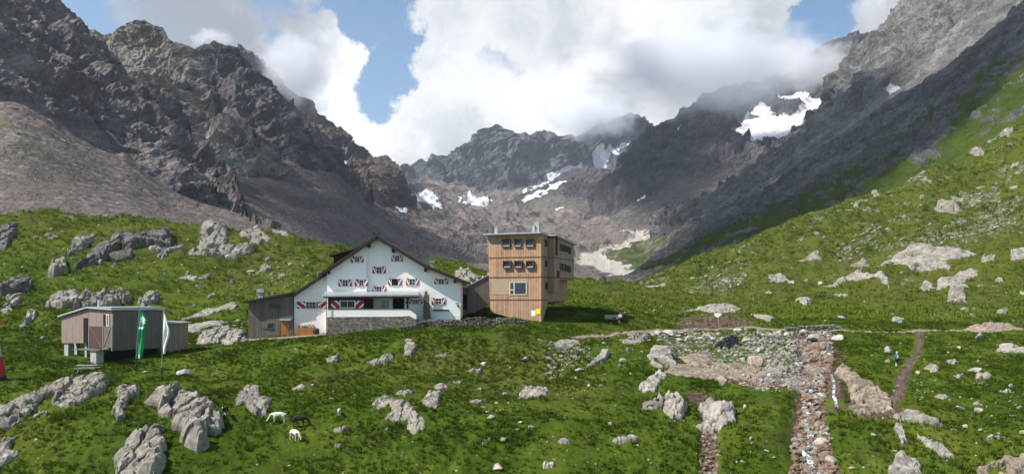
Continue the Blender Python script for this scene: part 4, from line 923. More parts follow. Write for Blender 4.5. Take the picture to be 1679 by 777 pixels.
# single boulders read off the photograph
BOULDERS = [
 ((299,615,30), 'flat grey boulder in the grass right of the flagpoles'), ((374,566,18), 'small grey boulder beside the path left of the annex'),
 ((237,611,10), 'little pale stone between the two flagpoles'), ((792,599,15), 'round pale boulder with dark underside in mid meadow'), ((863,592,22), 'tan flat boulder below the tower'),
 ((830,649,17), 'tilted white slab stone left of the rubbly patch'), ((806,687,20), 'flat pale stone in the lower meadow'), ((1022,594,20), 'pale boulder between tilted slab and pale block'),
 ((950,609,18), 'whitish stone below the tilted slab'), ((1475,529,22), 'large pale boulder above the trail right of the stream'), ((1381,523,15), 'square pale boulder by the rough wall of stones'),
 ((1609,556,26), 'pale yellowish flat boulder near the right frame edge'), ((1458,578,20), 'pale flat stone left of the hiker'), ((1458,594,12), 'white stone at the left of the hiker'),
 ((1374,558,22), 'grey boulder right of the rubble field'), ((1348,651,26), 'orange boulder in the middle of the stream'), ((1347,728,26), 'large grey block in the lower stream bed'), ((1352,717,20), 'leaning grey slab in the lower stream bed'),
 ((1365,757,28), 'rounded brown boulder beside the lower stream'), ((1335,557,30), 'grey slab at the top of the stream'), ((1310,601,18), 'pale boulder at the left of the stream head'),
 ((1300,465,14), 'small pale boulder on the right hillside brow'), ((1345,467,12), 'round white boulder on the grass of the right hillside'), ((379,427,22), 'grey boulder on the grass under the broad crag'),
 ((411,448,14), 'pale boulder on the slope above the annex'), ((307,448,10), 'upright stone above the ringed rocks'), ((1178,520,16), 'square pale stone in the red earth'), ((1100,550,26), 'pale boulder among the trailside stones left of the dark heap'),
 ((816,769,22), 'pale stone at the bottom edge below the tower'), ((824,722,16), 'flat pale stone near the bottom middle'), ((1240,598,30), 'long pale boulder in the rubble'), ((1080,545,13), 'bright stone at the left end of the trailside row'),
 ((1116,548,14), 'bright stone in the middle of the trailside row'), ((1652,572,24), 'pale boulder near the right end of the meadow'), ((1232,720,12), 'lone pale stone in the grass left of the stream'),
 ((1575,673,22), 'yellowish flat stone in the right meadow'), ((1606,676,16), 'pale flat stone at right below the cluster of stones'), ((1600,610,24), 'grey stone cluster rock in the right meadow')]
for (b, lab) in BOULDERS: put_stones([b], None, lab, STONES, 'boulder', .2, 'boulder', ground_z)
g = []
g += scatter(62, [(1060,548),(1130,541),(1370,543),(1362,585),(1330,600),(1240,600),(1150,570),(1060,562)], 5, 17)
g += scatter(28, [(1170,600),(1330,600),(1320,645),(1240,640),(1180,622)], 4, 15)
g += scatter(26, [(1055,550),(1185,544),(1190,556),(1060,561)], 7, 15, 1.2)
put_stones(g, 'pale stones of the rubble field by the trail', 'pale stone lying in the rubble field below the trail', STONES)
g = scatter(58, [(1322,590),(1352,600),(1350,650),(1368,715),(1382,777),(1292,777),(1300,722),(1306,690),(1318,640)], 5, 20)+scatter(14, [(1150,650),(1178,680),(1180,777),(1150,777)], 4, 13)
put_stones(g, 'brown stones of the stream bed', 'brown wet stone in the steep stream bed', STONESB)
g = scatter(30, [(1400,590),(1679,550),(1679,720),(1580,700),(1480,640)], 4, 15, 2.5)+scatter(34, [(840,560),(1050,560),(1050,760),(840,777),(700,600)], 3, 13, 2.8)+scatter(10, [(0,580),(400,640),(420,777),(0,777)], 3, 11, 3)+scatter(16, [(420,580),(840,560),(840,777),(420,777)], 3, 10, 3)+scatter(12, [(1200,640),(1310,650),(1300,777),(1190,777)], 3, 12, 2.5)+scatter(14, [(1380,680),(1679,690),(1679,777),(1380,777)], 3, 14, 2.5)
put_stones(g, 'stones scattered over the near meadow', 'small pale stone half sunk in the near meadow grass', STONES)
# smaller stones of the hills and the rubble, beyond counting: one mesh
def stone_mass(name, label, px, meshes, mat):
    h = hits([(a, b) for a, b, c in px]); V = []; Q = []; n = 0
    base = []
    for m in meshes:
        bm = bmesh.new(); bmesh.ops.create_icosphere(bm, subdivisions=1, radius=1)
        r = np.random.RandomState(len(base)+3); v = np.array([p.co for p in bm.verts]); f = np.array([[q.index for q in p.verts] for p in bm.faces]); bm.free()
        v = v*(.75+.5*r.rand(len(v)))[:, None]*np.array([1, .6+.5*r.rand(), .45+.35*r.rand()]); base.append((v, f))
    z = ground_z(h[:, 0], h[:, 1])
    for i, (u, v_, wpx) in enumerate(px):
        if not h[i, 2]: continue
        r = wpx*h[i, 1]/F/2; v, f = rng.choice(base); a = rng.uniform(0, 6.28); c, s = math.cos(a), math.sin(a)
        vv = v*r; vv = np.stack([vv[:, 0]*c-vv[:, 1]*s+h[i, 0], vv[:, 0]*s+vv[:, 1]*c+h[i, 1]+r*.3, vv[:, 2]+z[i]+r*.15], 1)
        V.append(vv); Q.append(f+n); n += len(v)
    me = mesh_np(name, np.concatenate(V), np.concatenate(Q), mat); tag(link(name, me), label, kind='stuff')
g = scatter(900, ROCK_PX[0], 2, 9)+scatter(500, [(1215,545),(1370,545),(1365,585),(1330,610),(1250,590)], 3, 10, 1.6)+scatter(300, [(1150,600),(1340,600),(1330,650),(1240,640)], 2, 8)+scatter(140, [(880,555),(965,548),(980,590),(900,620)], 2, 8)
g += scatter(260, [(1112,470),(1190,438),(1235,445),(1195,490),(1120,485)], 2, 9)+scatter(320, [(1580,355),(1679,310),(1679,375),(1590,400),(1400,420),(1460,395)], 2, 8)+scatter(170, [(1360,420),(1440,372),(1460,380),(1400,425)], 2, 9)+scatter(110, [(1570,315),(1640,308),(1640,335),(1580,340)], 2, 8)
g += scatter(420, [(1000,470),(1300,400),(1500,330),(1679,260),(1679,535),(1000,535)], 2, 8, 3)
g += scatter(360, [(0,380),(130,370),(430,395),(530,425),(470,480),(400,540),(280,540),(100,560),(0,570)], 2, 9, 3)+scatter(70, [(430,430),(520,430),(500,470),(420,490)], 2, 9)+scatter(60, [(325,525),(405,525),(405,562),(325,562)], 3, 12)
g += scatter(320, [(1380,545),(1679,545),(1679,777),(1380,777)], 1.5, 6, 2)+scatter(340, [(420,560),(1180,560),(1180,777),(420,777)], 1.5, 5, 2)+scatter(70, [(0,580),(420,580),(420,777),(0,777)], 1.5, 5, 2)+scatter(110, [(960,548),(1200,540),(1240,600),(1060,640),(960,620)], 2, 8)
stone_mass('loose_rubble', 'countless small pale stones strewn over the hillside', g, STONES, M_PALE)
BED = [(1326,556),(1352,560),(1368,590),(1358,612),(1352,640),(1344,662),(1352,690),(1366,715),(1360,745),(1384,777),(1290,777),(1304,748),(1296,722),(1310,700),(1304,672),(1318,650),(1312,628),(1322,604),(1316,580)]
g = scatter(110, BED, 6, 20, 1.2)+scatter(300, BED, 3, 9, 1.5)+scatter(30, [(1152,660),(1176,680),(1180,777),(1146,777)], 5, 12, 1.3)
stone_mass('grey_cobbles', 'grey cobbles and blocks choking the stream bed', g, STONESB, M_ROCK)
g = scatter(260, BED, 7, 19, 1.3)+scatter(60, [(1152,660),(1176,680),(1178,777),(1150,777)], 6, 13, 1.3)+scatter(1000, BED, 2.5, 12, 1.6)+scatter(120, [(1148,650),(1180,680),(1182,777),(1146,777)], 2, 9)+scatter(160, [(1320,556),(1350,556),(1362,600),(1320,600)], 2, 10)+scatter(160, [(1100,518),(1240,518),(1250,536),(1100,538)], 1.5, 5)+scatter(120, [(1395,640),(1470,660),(1500,690),(1400,690)], 1.5, 5)
stone_mass('stream_gravel', 'brown gravel and cobbles in the stream bed and bare earth', g, STONESB, mat_rock('brown gravel', .78, (1.2, .85, .66), .0))
# scree blocks on the left slope are part of the far slopes; here the biggest only
# ------------------------------------------------------------------ stream water
def ribbon(name, pts, w0, w1, mat, dz, n=160, jitter=.25, seed=3):
    P = np.array(pts); d = np.concatenate([[0], np.cumsum(np.linalg.norm(np.diff(P, axis=0), axis=1))])
    t = np.linspace(0, d[-1], n); x = np.interp(t, d, P[:, 0]); y = np.interp(t, d, P[:, 1])
    x = x+jitter*fbm(t/4.5, 0*t, 0*t, 3, seed); tx = np.gradient(x); ty = np.gradient(y); L = np.hypot(tx, ty); nx, ny = -ty/L, tx/L
    k = 5; V = []
    for j in range(k):
        s = (j/(k-1)-.5); ww = w0+(w1-w0)*np.linspace(0, 1, n)+.25*w0*fbm(t/.9, 0*t, 0*t+j*.0, 2, seed+4)
        xx = x+nx*ww*s; yy = y+ny*ww*s; V.append(np.stack([xx, yy, ground_z(xx, yy)+dz], 1))
    V = np.stack(V, 1).reshape(-1, 3)
    me = mesh_np(name, V, grid_quads(n, k), mat, True); return link(name, me)
def mat_water():
    m, t = newmat('white water'); pos = t.n('ShaderNodeNewGeometry').outputs['Position']
    n = t.noise(pos, 1.6, 6, .75)
    c = t.mix(t.ss(n, .42, .62), (.03, .032, .03), (.62, .66, .70)); finish(t, c, .15, bump=n, bstr=.8, bdist=.1, spec=.5); return m
M_WATER = mat_water()
tag(ribbon('stream', STREAM[2:], .30, .55, M_WATER, .17, jitter=.8), 'thin white mountain stream tumbling between brown stones', kind='structure')
tag(ribbon('stream_branch', CREEK, .2, .3, M_WATER, .06, 80, .2, 9), 'small side trickle of the stream', kind='structure')
M_PATH = (lambda m_t: (finish(m_t[1], m_t[1].ramp(m_t[1].noise(m_t[1].n('ShaderNodeNewGeometry').outputs['Position'], 2.5, 6, .7), [(.3, (.13, .095, .07)), (.55, (.26, .205, .16)), (.75, (.36, .31, .26))]), .95, spec=.1), m_t[0])[1])(newmat('trodden path'))
M_PATHB = (lambda m_t: (finish(m_t[1], m_t[1].ramp(m_t[1].noise(m_t[1].n('ShaderNodeNewGeometry').outputs['Position'], 2.5, 6, .7), [(.3, (.05, .033, .028)), (.55, (.115, .082, .066)), (.75, (.20, .155, .13))]), .95, spec=.1), m_t[0])[1])(newmat('damp trodden path'))
tag(ribbon('footpath', TRAIL, .9, 1.0, M_PATH, .035, 300, .35, 12), 'pale earth hiking trail crossing the hillside', kind='structure')
tag(ribbon('footpath_branch', BRANCH, .35, .5, M_PATHB, .03, 200, .3, 15), 'brown side path going down past the hiker', kind='structure')
tag(ribbon('gravel_yard', YARD, 2.0, 2.6, M_PATH, .03, 120, .2, 18), 'pale gravel strip before the annex and the white house', kind='structure')
# ------------------------------------------------------------------ buildings
FOOTPRINTS = []
def foot(root_xy, rz, rects):
    c, s = math.cos(rz), math.sin(rz)
    for (x0, x1, y0, y1) in rects:
        FOOTPRINTS.append([(root_xy[0]+x*c-y*s, root_xy[1]+x*s+y*c) for x, y in ((x0, y0), (x1, y0), (x1, y1), (x0, y1))])
def stripes(mb, x0, x1, z0, z1, y, nst, up, w, mi):
    """diagonal stripes over a rectangle, clipped, on plane y"""
    Wd, Hh = x1-x0, z1-z0
    for k in range(nst):
        c = (k+.5)/nst if nst > 1 else .5
        # band in the skewed coordinate q = s -/+ t  (s, t in 0..1)
        lo, hi = 2*c-1-w, 2*c-1+w
        poly = [(0, 0), (1, 0), (1, 1), (0, 1)]
        def clip(pl, f):
            out = []
            for i in range(len(pl)):
                a, b = pl[i], pl[(i+1) % len(pl)]; fa, fb = f(a), f(b)
                if fa >= 0: out.append(a)
                if fa*fb < 0:
                    t = fa/(fa-fb); out.append((a[0]+(b[0]-a[0])*t, a[1]+(b[1]-a[1])*t))
            return out
        q = (lambda p: p[0]-p[1]) if up else (lambda p: p[0]+p[1]-1)
        poly = clip(poly, lambda p: q(p)-lo); poly = clip(poly, lambda p: hi-q(p)) if poly else poly
        if len(poly) > 2: mb.add([(x0+s*Wd, y, z0+t*Hh) for s, t in poly], [tuple(range(len(poly)))], mi)
def window(par, x0, x1, z0, z1, y, shut=None, cols=2, rows=2, glass=None, frame=None, nst=1, fw=.042, label=None, sides=(1, 1)):
    """window frame (> pane, sill, shutters) in the wall plane y (front faces -y)"""
    glass = glass or M_GLASS; frame = frame or M_WHITE
    f = MB(); yf = y-.05
    f.box(x0, x1, yf, y+.03, z0, z0+fw).box(x0, x1, yf, y+.03, z1-fw, z1).box(x0, x0+fw, yf, y+.03, z0+fw, z1-fw).box(x1-fw, x1, yf, y+.03, z0+fw, z1-fw)
    for i in range(1, cols):
        xm = x0+(x1-x0)*i/cols; f.box(xm-.016, xm+.016, yf+.01, y+.02, z0+fw, z1-fw)
    for j in range(1, rows):
        zm = z0+(z1-z0)*j/rows; f.box(x0+fw, x1-fw, yf+.014, y+.02, zm-.013, zm+.013)
    wo = f.build('window', frame, par)
    if label: wo['label'] = label
    MB().box(x0+fw*.6, x1-fw*.6, y-.016, y+.01, z0+fw*.6, z1-fw*.6).build('pane', glass, wo)
    MB().box(x0-.04, x1+.04, y-.10, y+.02, z0-.05, z0-.002).build('sill', M_GREYW, wo)
    if shut:
        for s, sd in ((-1, sides[0]), (1, sides[1])):
            if not sd: continue
            m = MB(); a, b = (x0-.03-shut, x0-.03) if s < 0 else (x1+.03, x1+.03+shut)
            m.box(a, b, y-.07, y-.015, z0-.03, z1+.03, 0)
            stripes(m, a+.02, b-.02, z0, z1, y-.074, nst, s > 0, .22 if nst == 1 else .15, 1)
            e = .03
            if s < 0: m.box(b-e, b, y-.078, y-.071, z0-.03, z1+.03, 1)
            else: m.box(a, a+e, y-.078, y-.071, z0-.03, z1+.03, 1)
            m.build('shutter', [M_RED, M_WHITE], wo)
    return wo
# ---- the white mountain house
HD = 105.0; HX0 = (620-CU)/F*HD; HZ0 = (540-HV)/F*-HD
k_ = HD/F
hx = lambda u: (u-620)*k_
hz = lambda v: (540-v)*k_
zx = lambda a: hx(390+a/3.7)          # from the enlarged crop
zz = lambda b: hz(360+b/3.7)
house = empty('mountain_house', (HX0, HD, HZ0), 0, 'white plastered mountain house with brown gable roof and red white striped shutters', 'house')
pg = lambda pts: [(hx(a), hz(b)) for a, b in pts]
MB().prism(pg([(537.3, 562), (537.3, 447.5), (619.7, 391.5), (698, 439), (754.9, 461.5), (754.9, 562)]), 0, 14).build('wall', M_PLASTER, house)
MB().prism(pg([(537.3, 562), (537.3, 447.5), (602, 403.5), (602, 562)]), -.38, -.002).build('wall', M_PLASTER, house)['label'] = 'projecting left half of the white gable wall'
MB().prism(pg([(480.5, 566), (480.5, 484.5), (537.2, 449.5), (537.2, 566)]), .5, 10).build('wall', M_PLASTER, house)['label'] = 'white wall of the low left wing'
rf = MB(); th = 4.2
def slab(a, b, y0, y1, t=th): rf.prism(pg([a, b, (b[0], b[1]+t), (a[0], a[1]+t)]), y0, y1)
slab((619.7, 387), (526.5, 449), -1.15, 14.6); slab((619.75, 387), (698, 434), -1.15, 14.6); slab((698.05, 434), (764, 460.5), -1.15, 14.6)
slab((528, 451), (479.5, 482.5), -.35, 10.5)
roof = rf.build('roof', M_ROOF, house)
for (a, b) in (((527, 450.5), (619.7, 388.6)), ((619.7, 388.6), (698, 435.6)), ((698, 435.6), (763.5, 462))):
    MB().bar((hx(a[0]), -1.19, hz(a[1])-.12), (hx(b[0]), -1.19, hz(b[1])-.12), .06, .36).build('bargeboard', M_ROOF, roof)
hn = MB(); hn.bar((hx(614), -1.22, hz(382)), (hx(623), -1.22, hz(391)), .07, .16).bar((hx(626), -1.25, hz(382)), (hx(617), -1.25, hz(391)), .07, .16)
hn.build('gable_ornament', M_ROOF, roof)
for (a, b) in ((800, 152), (945, 182), (560, 312), (1140, 298), (1318, 365)):
    MB().box(zx(a)-.11, zx(a)+.11, -.95, .3, zz(b)-.42, zz(b)+.1).build('rafter_end', M_ROOF, house)
dm = MB(); dm.prism(pg([(541.5, 440), (541.5, 419.5), (593, 405), (593, 415)]), 2.0, 9.5)
dorm = dm.build('dormer', M_DARKWOOD, house)
MB().prism(pg([(594, 401), (535, 416.3), (535, 419.3), (594, 404.2)]), 1.5, 10).build('dormer_roof', M_ROOF, dorm)
vp = MB(); vp.box(hx(699.5), hx(704.5), 5, 5.4, hz(436), hz(427)).box(hx(697.5), hx(706.5), 4.85, 5.55, hz(427), hz(425)); vp.build('roof_vent', M_ZINC, house)
YW = -.38
W = [(690, 714, 742, 765, 222, 262, YW), (932, 951, 981, 1002, 215, 255, 0), (817, 840, 874, 900, 283, 328, 0), (614, 638, 672, 697, 362, 406, YW), (714, 739, 768, 785, 362, 405, YW),
     (913, 935, 971, 996, 356, 400, 0), (1020, 1041, 1075, 1100, 355, 400, 0), (1191, 1215, 1252, 1278, 356, 392, 0), (817, 840, 874, 900, 402, 446, 0), (1175, 1198, 1236, 1262, 473, 515, 0)]
for i, (a, b, c, d, t, bt, y) in enumerate(W):
    opn = i == 5
    window(house, zx(b), zx(c), zz(bt-3), zz(t+3), y, shut=zx(b)-zx(a)-.03, cols=1 if opn else 2, rows=1 if opn else 2, glass=M_HOLE if opn else (M_GLASSB if i == 9 else M_GLASS), frame=M_DARKWOOD if opn else M_WHITE,
           label='open window showing the dark room' if opn else ('window with white curtain at the lower right' if i == 9 else None))
window(house, zx(1060), zx(1100), zz(509), zz(483), 0, shut=.42, cols=4, rows=2)
# double window of the left wing
window(house, zx(407), zx(483), zz(538), zz(498), .5, shut=1.15, cols=4, rows=2, nst=2, label='double window of the low left wing')
# porch: dark boarded half, open half, parapet and masonry below
py = -2.7
pr = MB(); kf = (HD+py)/F
px_ = lambda u: (u-CU)*kf-HX0
pz_ = lambda v: (HV-v)*kf-HZ0
XL, XR = px_(537.3), px_(683)
rp = MB(); rp.loft([[(px_(531), py-.5, pz_(486.5)), (px_(531), py-.5, pz_(484.2)), (hx(531)+.3, -.40, hz(477.5)), (hx(531)+.3, -.40, hz(480))],
                   [(px_(688.6), py-.5, pz_(485)), (px_(688.6), py-.5, pz_(482.7)), (hx(686), -.003, hz(477.5)), (hx(686), -.003, hz(480))]])
rp.build('porch_roof', M_ZINC, house)
MB().box(px_(531), px_(688.6), py-.46, py-.36, pz_(488.5), pz_(485.8)).build('eaves_board', M_ROOF, house)
MB().box(XL+.02, px_(607), py+.02, py+.16, pz_(506.8), pz_(486.2)).build('porch_wall', M_DARKWOOD, house)
MB().box(px_(606.9)-.14, px_(607)-.0, py+.17, -.41, pz_(506.8), pz_(486.5)).build('porch_partition', M_DARKWOOD, house)
MB().box(XL+.02, XL+.14, py+.17, -.41, pz_(506.8), pz_(486.2)).build('porch_side_wall', M_DARKWOOD, house)
pw = window(house, px_(390+620/3.7), px_(390+711/3.7), pz_(360+536/3.7), pz_(360+490/3.7), py, shut=1.1, cols=2, rows=1, nst=2, fw=.08, label='wide porch window between boldly striped shutters')
par = MB(); par.prism([(XL, pz_(521)), (XL, pz_(507)), (px_(671), pz_(507)), (px_(682.5), pz_(516)), (px_(682.5), pz_(523)), ], py-.12, py+.12)
par.box(px_(682.4)-.24, px_(682.4), py+.13, -.005, pz_(524), pz_(516.5)).build('parapet', M_PLASTER, house)
cp = MB(); cp.box(XL-.02, px_(671), py-.16, py+.16, pz_(507)+.003, pz_(507)+.06); cp.build('coping', M_GREYW, house)
sb = MB(); sb.prism([(XL, pz_(556)), (XL, pz_(520)), (XL+.3, pz_(519.5)), (px_(660), pz_(518.6)), (px_(671), pz_(517.5)), (px_(683), pz_(523.5)), (px_(683), pz_(556))], py-.34, -.4)
sb.build('stone_base', M_WSTONE, house)
po = MB(); zf = pz_(506.5); po.box(px_(668.3)-.10, px_(668.3)+.10, py-.10, py+.10, zf, pz_(485.8))
po.bar((px_(668.3), py-.0, pz_(492)), (px_(664), py, pz_(486.5)), .1, .1).bar((px_(668.3), py, pz_(492)), (px_(672.6), py, pz_(486.5)), .1, .1); po.build('porch_post', M_DARKWOOD, house)
MB().box(px_(536.2)-.04, px_(536.2)+.04, py-.4, py-.32, pz_(548), pz_(486)).build('downpipe', M_DSTEEL, house)
lm = MB(); lm.box(px_(666.2)-.1, px_(666.2)+.1, py-.1, py+.1, pz_(497.5), pz_(494)).box(px_(666.2)-.02, px_(668.3)-.1, py-.02, py+.02, pz_(493.8), pz_(493)); lm.build('porch_lamp', M_DSTEEL, house)
dr = MB(); dr.box(zx(945), zx(1005), -.06, .02, zz(548), zz(472)); dr = dr.build('door', M_HOLE, house)
MB().box(zx(945)-.1, zx(945)-.002, -.09, .02, zz(548), zz(468)).box(zx(1005)+.002, zx(1005)+.1, -.09, .02, zz(548), zz(468)).box(zx(945), zx(1005), -.09, .02, zz(471.5), zz(467)).build('door_frame', M_DARKWOOD, dr)
bp = MB(); bp.box(zx(873), zx(918), -.07, -.003, zz(538), zz(490)); bp.build('notice_board', M_BLUEP, house)
bx_ = MB(); bx_.box(zx(1187), zx(1280), -.35, .02, zz(553), zz(545)); bx_.build('wall_shelf', M_DARKWOOD, house)
MB().box(zx(1318), zx(1338), -.05, .02, zz(509), zz(503)).build('name_plate', M_CONC, house)
MB().box(zx(1331), zx(1341), -.16, .02, zz(528), zz(517)).build('wall_lamp', M_DSTEEL, house)
MB().box(zx(1172), zx(1350)-.01, -.035, .02, zz(606)-1, zz(576)).build('plinth', M_PLASTER, house)
pl = MB(); pl.box(hx(600.5), hx(602.2), -.44, -.383, hz(478), hz(405)); pl.build('corner_strip', M_WHITE, house)
foot((HX0, HD), 0, [(XL-.1, hx(757), -3.1, 14), (hx(480), hx(538), .3, 10)])
# ladder leaning on the left corner
la = MB(); yl = -.9
for u in (520.5, 527.5): la.tube((hx(u), yl+.2, hz(517)), (hx(u)+.05, yl+.75, hz(443)), .03, n=6)
for i in range(15):
    t = (i+.5)/15; v = 517-74*t; la.tube((hx(520.5)+.05*t, yl+.2+.55*t, hz(v)), (hx(527.5)+.05*t, yl+.2+.55*t, hz(v)), .02, n=5)
la = la.build('ladder', M_STEEL, None); la.location = (HX0, HD, HZ0); tag(la, 'thin grey metal ladder against the left wing of the white house', 'ladder')
# stone pillar in front of the right part
sp = MB(); nr = 12; rings = []
r_ = np.random.RandomState(4)
for i in range(nr+1):
    t = i/nr; z0 = zz(602)+(zz(455)-zz(602))*t; w0 = (zx(1172)-zx(1128))/2*(1-.34*t); cx = (zx(1150)+(zx(1147)-zx(1150))*t); j = r_.uniform(-.05, .05, 4)
    rings.append([(cx-w0+j[0], -.95+j[1], z0), (cx+w0+j[2], -.95+j[1], z0), (cx+w0+j[2], -.40, z0), (cx-w0+j[0], -.40, z0)])
sp.loft(rings)
cxp = zx(1146); sp.box(cxp-.16, cxp+.16, -.85, -.5, zz(455)+.002, zz(446)).box(cxp-.22, cxp+.22, -.9, -.45, zz(446)+.002, zz(440)).box(cxp-.1, cxp+.1, -.78, -.56, zz(440)+.002, zz(431))
sp = sp.build('stone_chimney', M_RSTONE, None); sp.location = (HX0, HD, HZ0); tag(sp, 'narrow reddish stone chimney stack standing before the white wall', 'chimney')
# planter and tub
plx = empty('planter', (HX0+zx(419), HD-.35, HZ0+zz(694)), 0, 'orange wooden planter box with green plants by the white wall', 'planter')
MB().box(-1.2, 1.2, -.35, .35, -.2, .85).build('box', M_ORANGE, plx)
lf = MB(); rl = random.Random(3)
for i in range(170):
    p = Vector((rl.uniform(-1.15, 1.15), rl.uniform(-.3, .3), .86+rl.uniform(0, .42)*rl.random())); d = Vector((rl.uniform(-1, 1), rl.uniform(-1, 1), rl.uniform(.2, 1.2))).normalized()*.16; s_ = d.orthogonal().normalized()*.05
    lf.add([p-s_, p+s_, p+d], [(0, 1, 2)])
lf.build('plants', M_BLADE, plx)
tb = MB(); tb.loft([[(r*math.cos(a*.628), r*math.sin(a*.628), z) for a in range(10)] for r, z in ((.34, -.15), (.42, .1), (.44, .32), (.36, .55), (.12, .62))])
tb = tb.build('tub', M_DSTEEL, None); tb.location = (HX0+zx(481), HD-.5, HZ0+zz(686)); tag(tb, 'black covered tub beside the orange planter', 'tub')
# ---- grey timber annex on the left
AX = empty('timber_annex', (HX0, HD, HZ0), 0, 'weathered grey timber annex with orange door joined to the white house', 'annex')
MB().prism(pg([(406.5, 572), (406.5, 496), (479.8, 482), (479.8, 572)]), .2, 8).build('wall', M_GREYW, AX)
rr = MB().prism(pg([(480.5, 478.7), (399.5, 493.8), (399.5, 497), (480.5, 482)]), -.5, 8.6).build('roof', M_ROOF, AX)
z6 = lambda a: hx(390+a/7.065); y6 = lambda b: hz(450+b/7.065)
window(AX, z6(355), z6(482), y6(392), y6(332), .2, cols=2, rows=1, frame=M_GREYW, label='upper double window')
window(AX, z6(347), z6(408), y6(625), y6(562), .2, cols=1, rows=1, frame=M_GREYW, label='small lower window')
for (a, b, t_, bt) in ((280, 352, 335, 402), (486, 552, 335, 402), (285, 342, 572, 625), (437, 487, 545, 712), (590, 640, 540, 708)):
    MB().box(z6(a), z6(b), .10, .198, y6(bt), y6(t_)).build('shutter', M_GREYW, AX)
d_ = MB().box(z6(492), z6(587), .12, .197, y6(722), y6(543)).build('door', M_ORANGE, AX)
MB().box(z6(570), z6(576), .06, .118, y6(640), y6(632)).build('handle', M_DSTEEL, d_)
MB().box(z6(490), z6(618), -.25, .197, y6(533), y6(512)).build('door_canopy', M_ZINC, AX)
ch = MB(); ch.box(z6(190), z6(250), 1.5, 2.2, y6(285), y6(205)).box(z6(178), z6(262), 1.35, 2.35, y6(204), y6(165)); ch.build('chimney', M_CONC, AX)
foot((HX0, HD), 0, [(hx(405), hx(481), 0, 8)])
# ---- larch tower
TD = 106.0; ang = math.atan2(-2.7, 6.78)
ca, sa = math.cos(ang), math.sin(ang)
BX = (887.4-CU)/F*TD; LT = math.hypot(6.78, 2.7)
tw = empty('timber_tower', (BX, TD, -3.3), ang, 'tall larch clad tower building with small projecting windows and flat roof', 'building')
# local frame: x along the front (right end 0, left end -LT), y into the depth
def tloc(u, v, y=0.0):
    """point of the front plane y seen at pixel (u, v) -> local x, z"""
    s = (u-CU)/F      # world = B + x*(ca,sa) + y*(-sa,ca)
    x = (s*(TD+y*ca)-(BX-y*sa))/(ca-s*sa); D = TD+x*sa+y*ca
    return x, (HV-v)/F*D+3.3
def tside(u, v, w=0.0):
    s = (u-CU)/F; t = (BX+w*ca-s*(TD+w*sa))/(s*ca+sa); D = TD+w*sa+t*ca
    return t, (HV-v)/F*D+3.3
xA = -LT; ZT_ = tloc(887, 383.5)[1]; zA = tloc(806, 511)[1]; zB = -.35
DEP = 11.4; zr = ZT_-.75                                # the roof falls to the back
b = MB()
zmid = tloc(887, 491.3)[1]
b.add([(xA-.45, 0, ZT_-.0), (0, 0, ZT_), (0, 0, zB), (xA, 0, zA), (xA-.45, DEP, zr), (0, DEP, zr), (0, 2.7, zmid-.3), (0, DEP, zmid-.2), (xA, DEP, zmid-.4), (xA, 2.7, zA)],
      [(0, 1, 2, 3), (1, 5, 7, 6, 2), (5, 4, 8, 7), (4, 0, 3, 9, 8), (0, 4, 5, 1), (3, 2, 6, 9), (9, 6, 7, 8)])
b.build('wall', M_LARCH, tw)
T0, TW_ = 2.6, .95
zbl = tside(917, 458, TW_)[1]; zbl2 = tside(905, 478, TW_)[1]
MB().prism([(.002, zbl), (TW_, zbl), (TW_, ZT_-.35), (.002, ZT_-.35)], T0, DEP-.05).build('bay', M_LARCHG, tw)
MB().prism([(.002, zbl2), (TW_-.003, zbl2), (TW_-.003, zbl-.003), (.002, zbl-.003)], T0+.002, T0+2.15).build('bay_foot', M_LARCHG, tw)
rf = MB(); rf.add([(xA-.75, -.75, ZT_+.03), (.25, -.75, ZT_+.03), (.25, DEP+.3, zr+.02), (xA-.75, DEP+.3, zr+.02), (xA-.75, -.75, ZT_+.2), (.25, -.75, ZT_+.2), (.25, DEP+.3, zr+.2), (xA-.75, DEP+.3, zr+.2)],
      [(0, 1, 2, 3), (4, 7, 6, 5), (0, 4, 5, 1), (1, 5, 6, 2), (2, 6, 7, 3), (3, 7, 4, 0)])
rf.add([(.252, 2.0, ZT_-.14), (TW_+.4, 2.0, ZT_-.14), (TW_+.4, DEP+.3, zr-.1), (.252, DEP+.3, zr-.1), (.252, 2.0, ZT_+.02), (TW_+.4, 2.0, ZT_+.02), (TW_+.4, DEP+.3, zr+.12), (.252, DEP+.3, zr+.12)],
      [(0, 1, 2, 3), (4, 7, 6, 5), (0, 4, 5, 1), (1, 5, 6, 2), (2, 6, 7, 3), (3, 7, 4, 0)])
rf.build('roof', M_ZINC, tw)
for v in (421, 454, 491.4):
    z = tloc(887, v)[1]; bb = MB(); bb.box(xA-.3*(z/12), 0.03, -.045, -.002, z-.06, z+.06).box(.002, .045, 0, T0-.003, z-.06, z+.06)
    if v < 470: bb.box(TW_+.002, TW_+.03, T0, DEP-.05, z-.06, z+.06).box(.05, TW_+.03, T0-.03, T0-.002, z-.06, z+.06)
    bb.build('floor_band', M_BAND, tw)
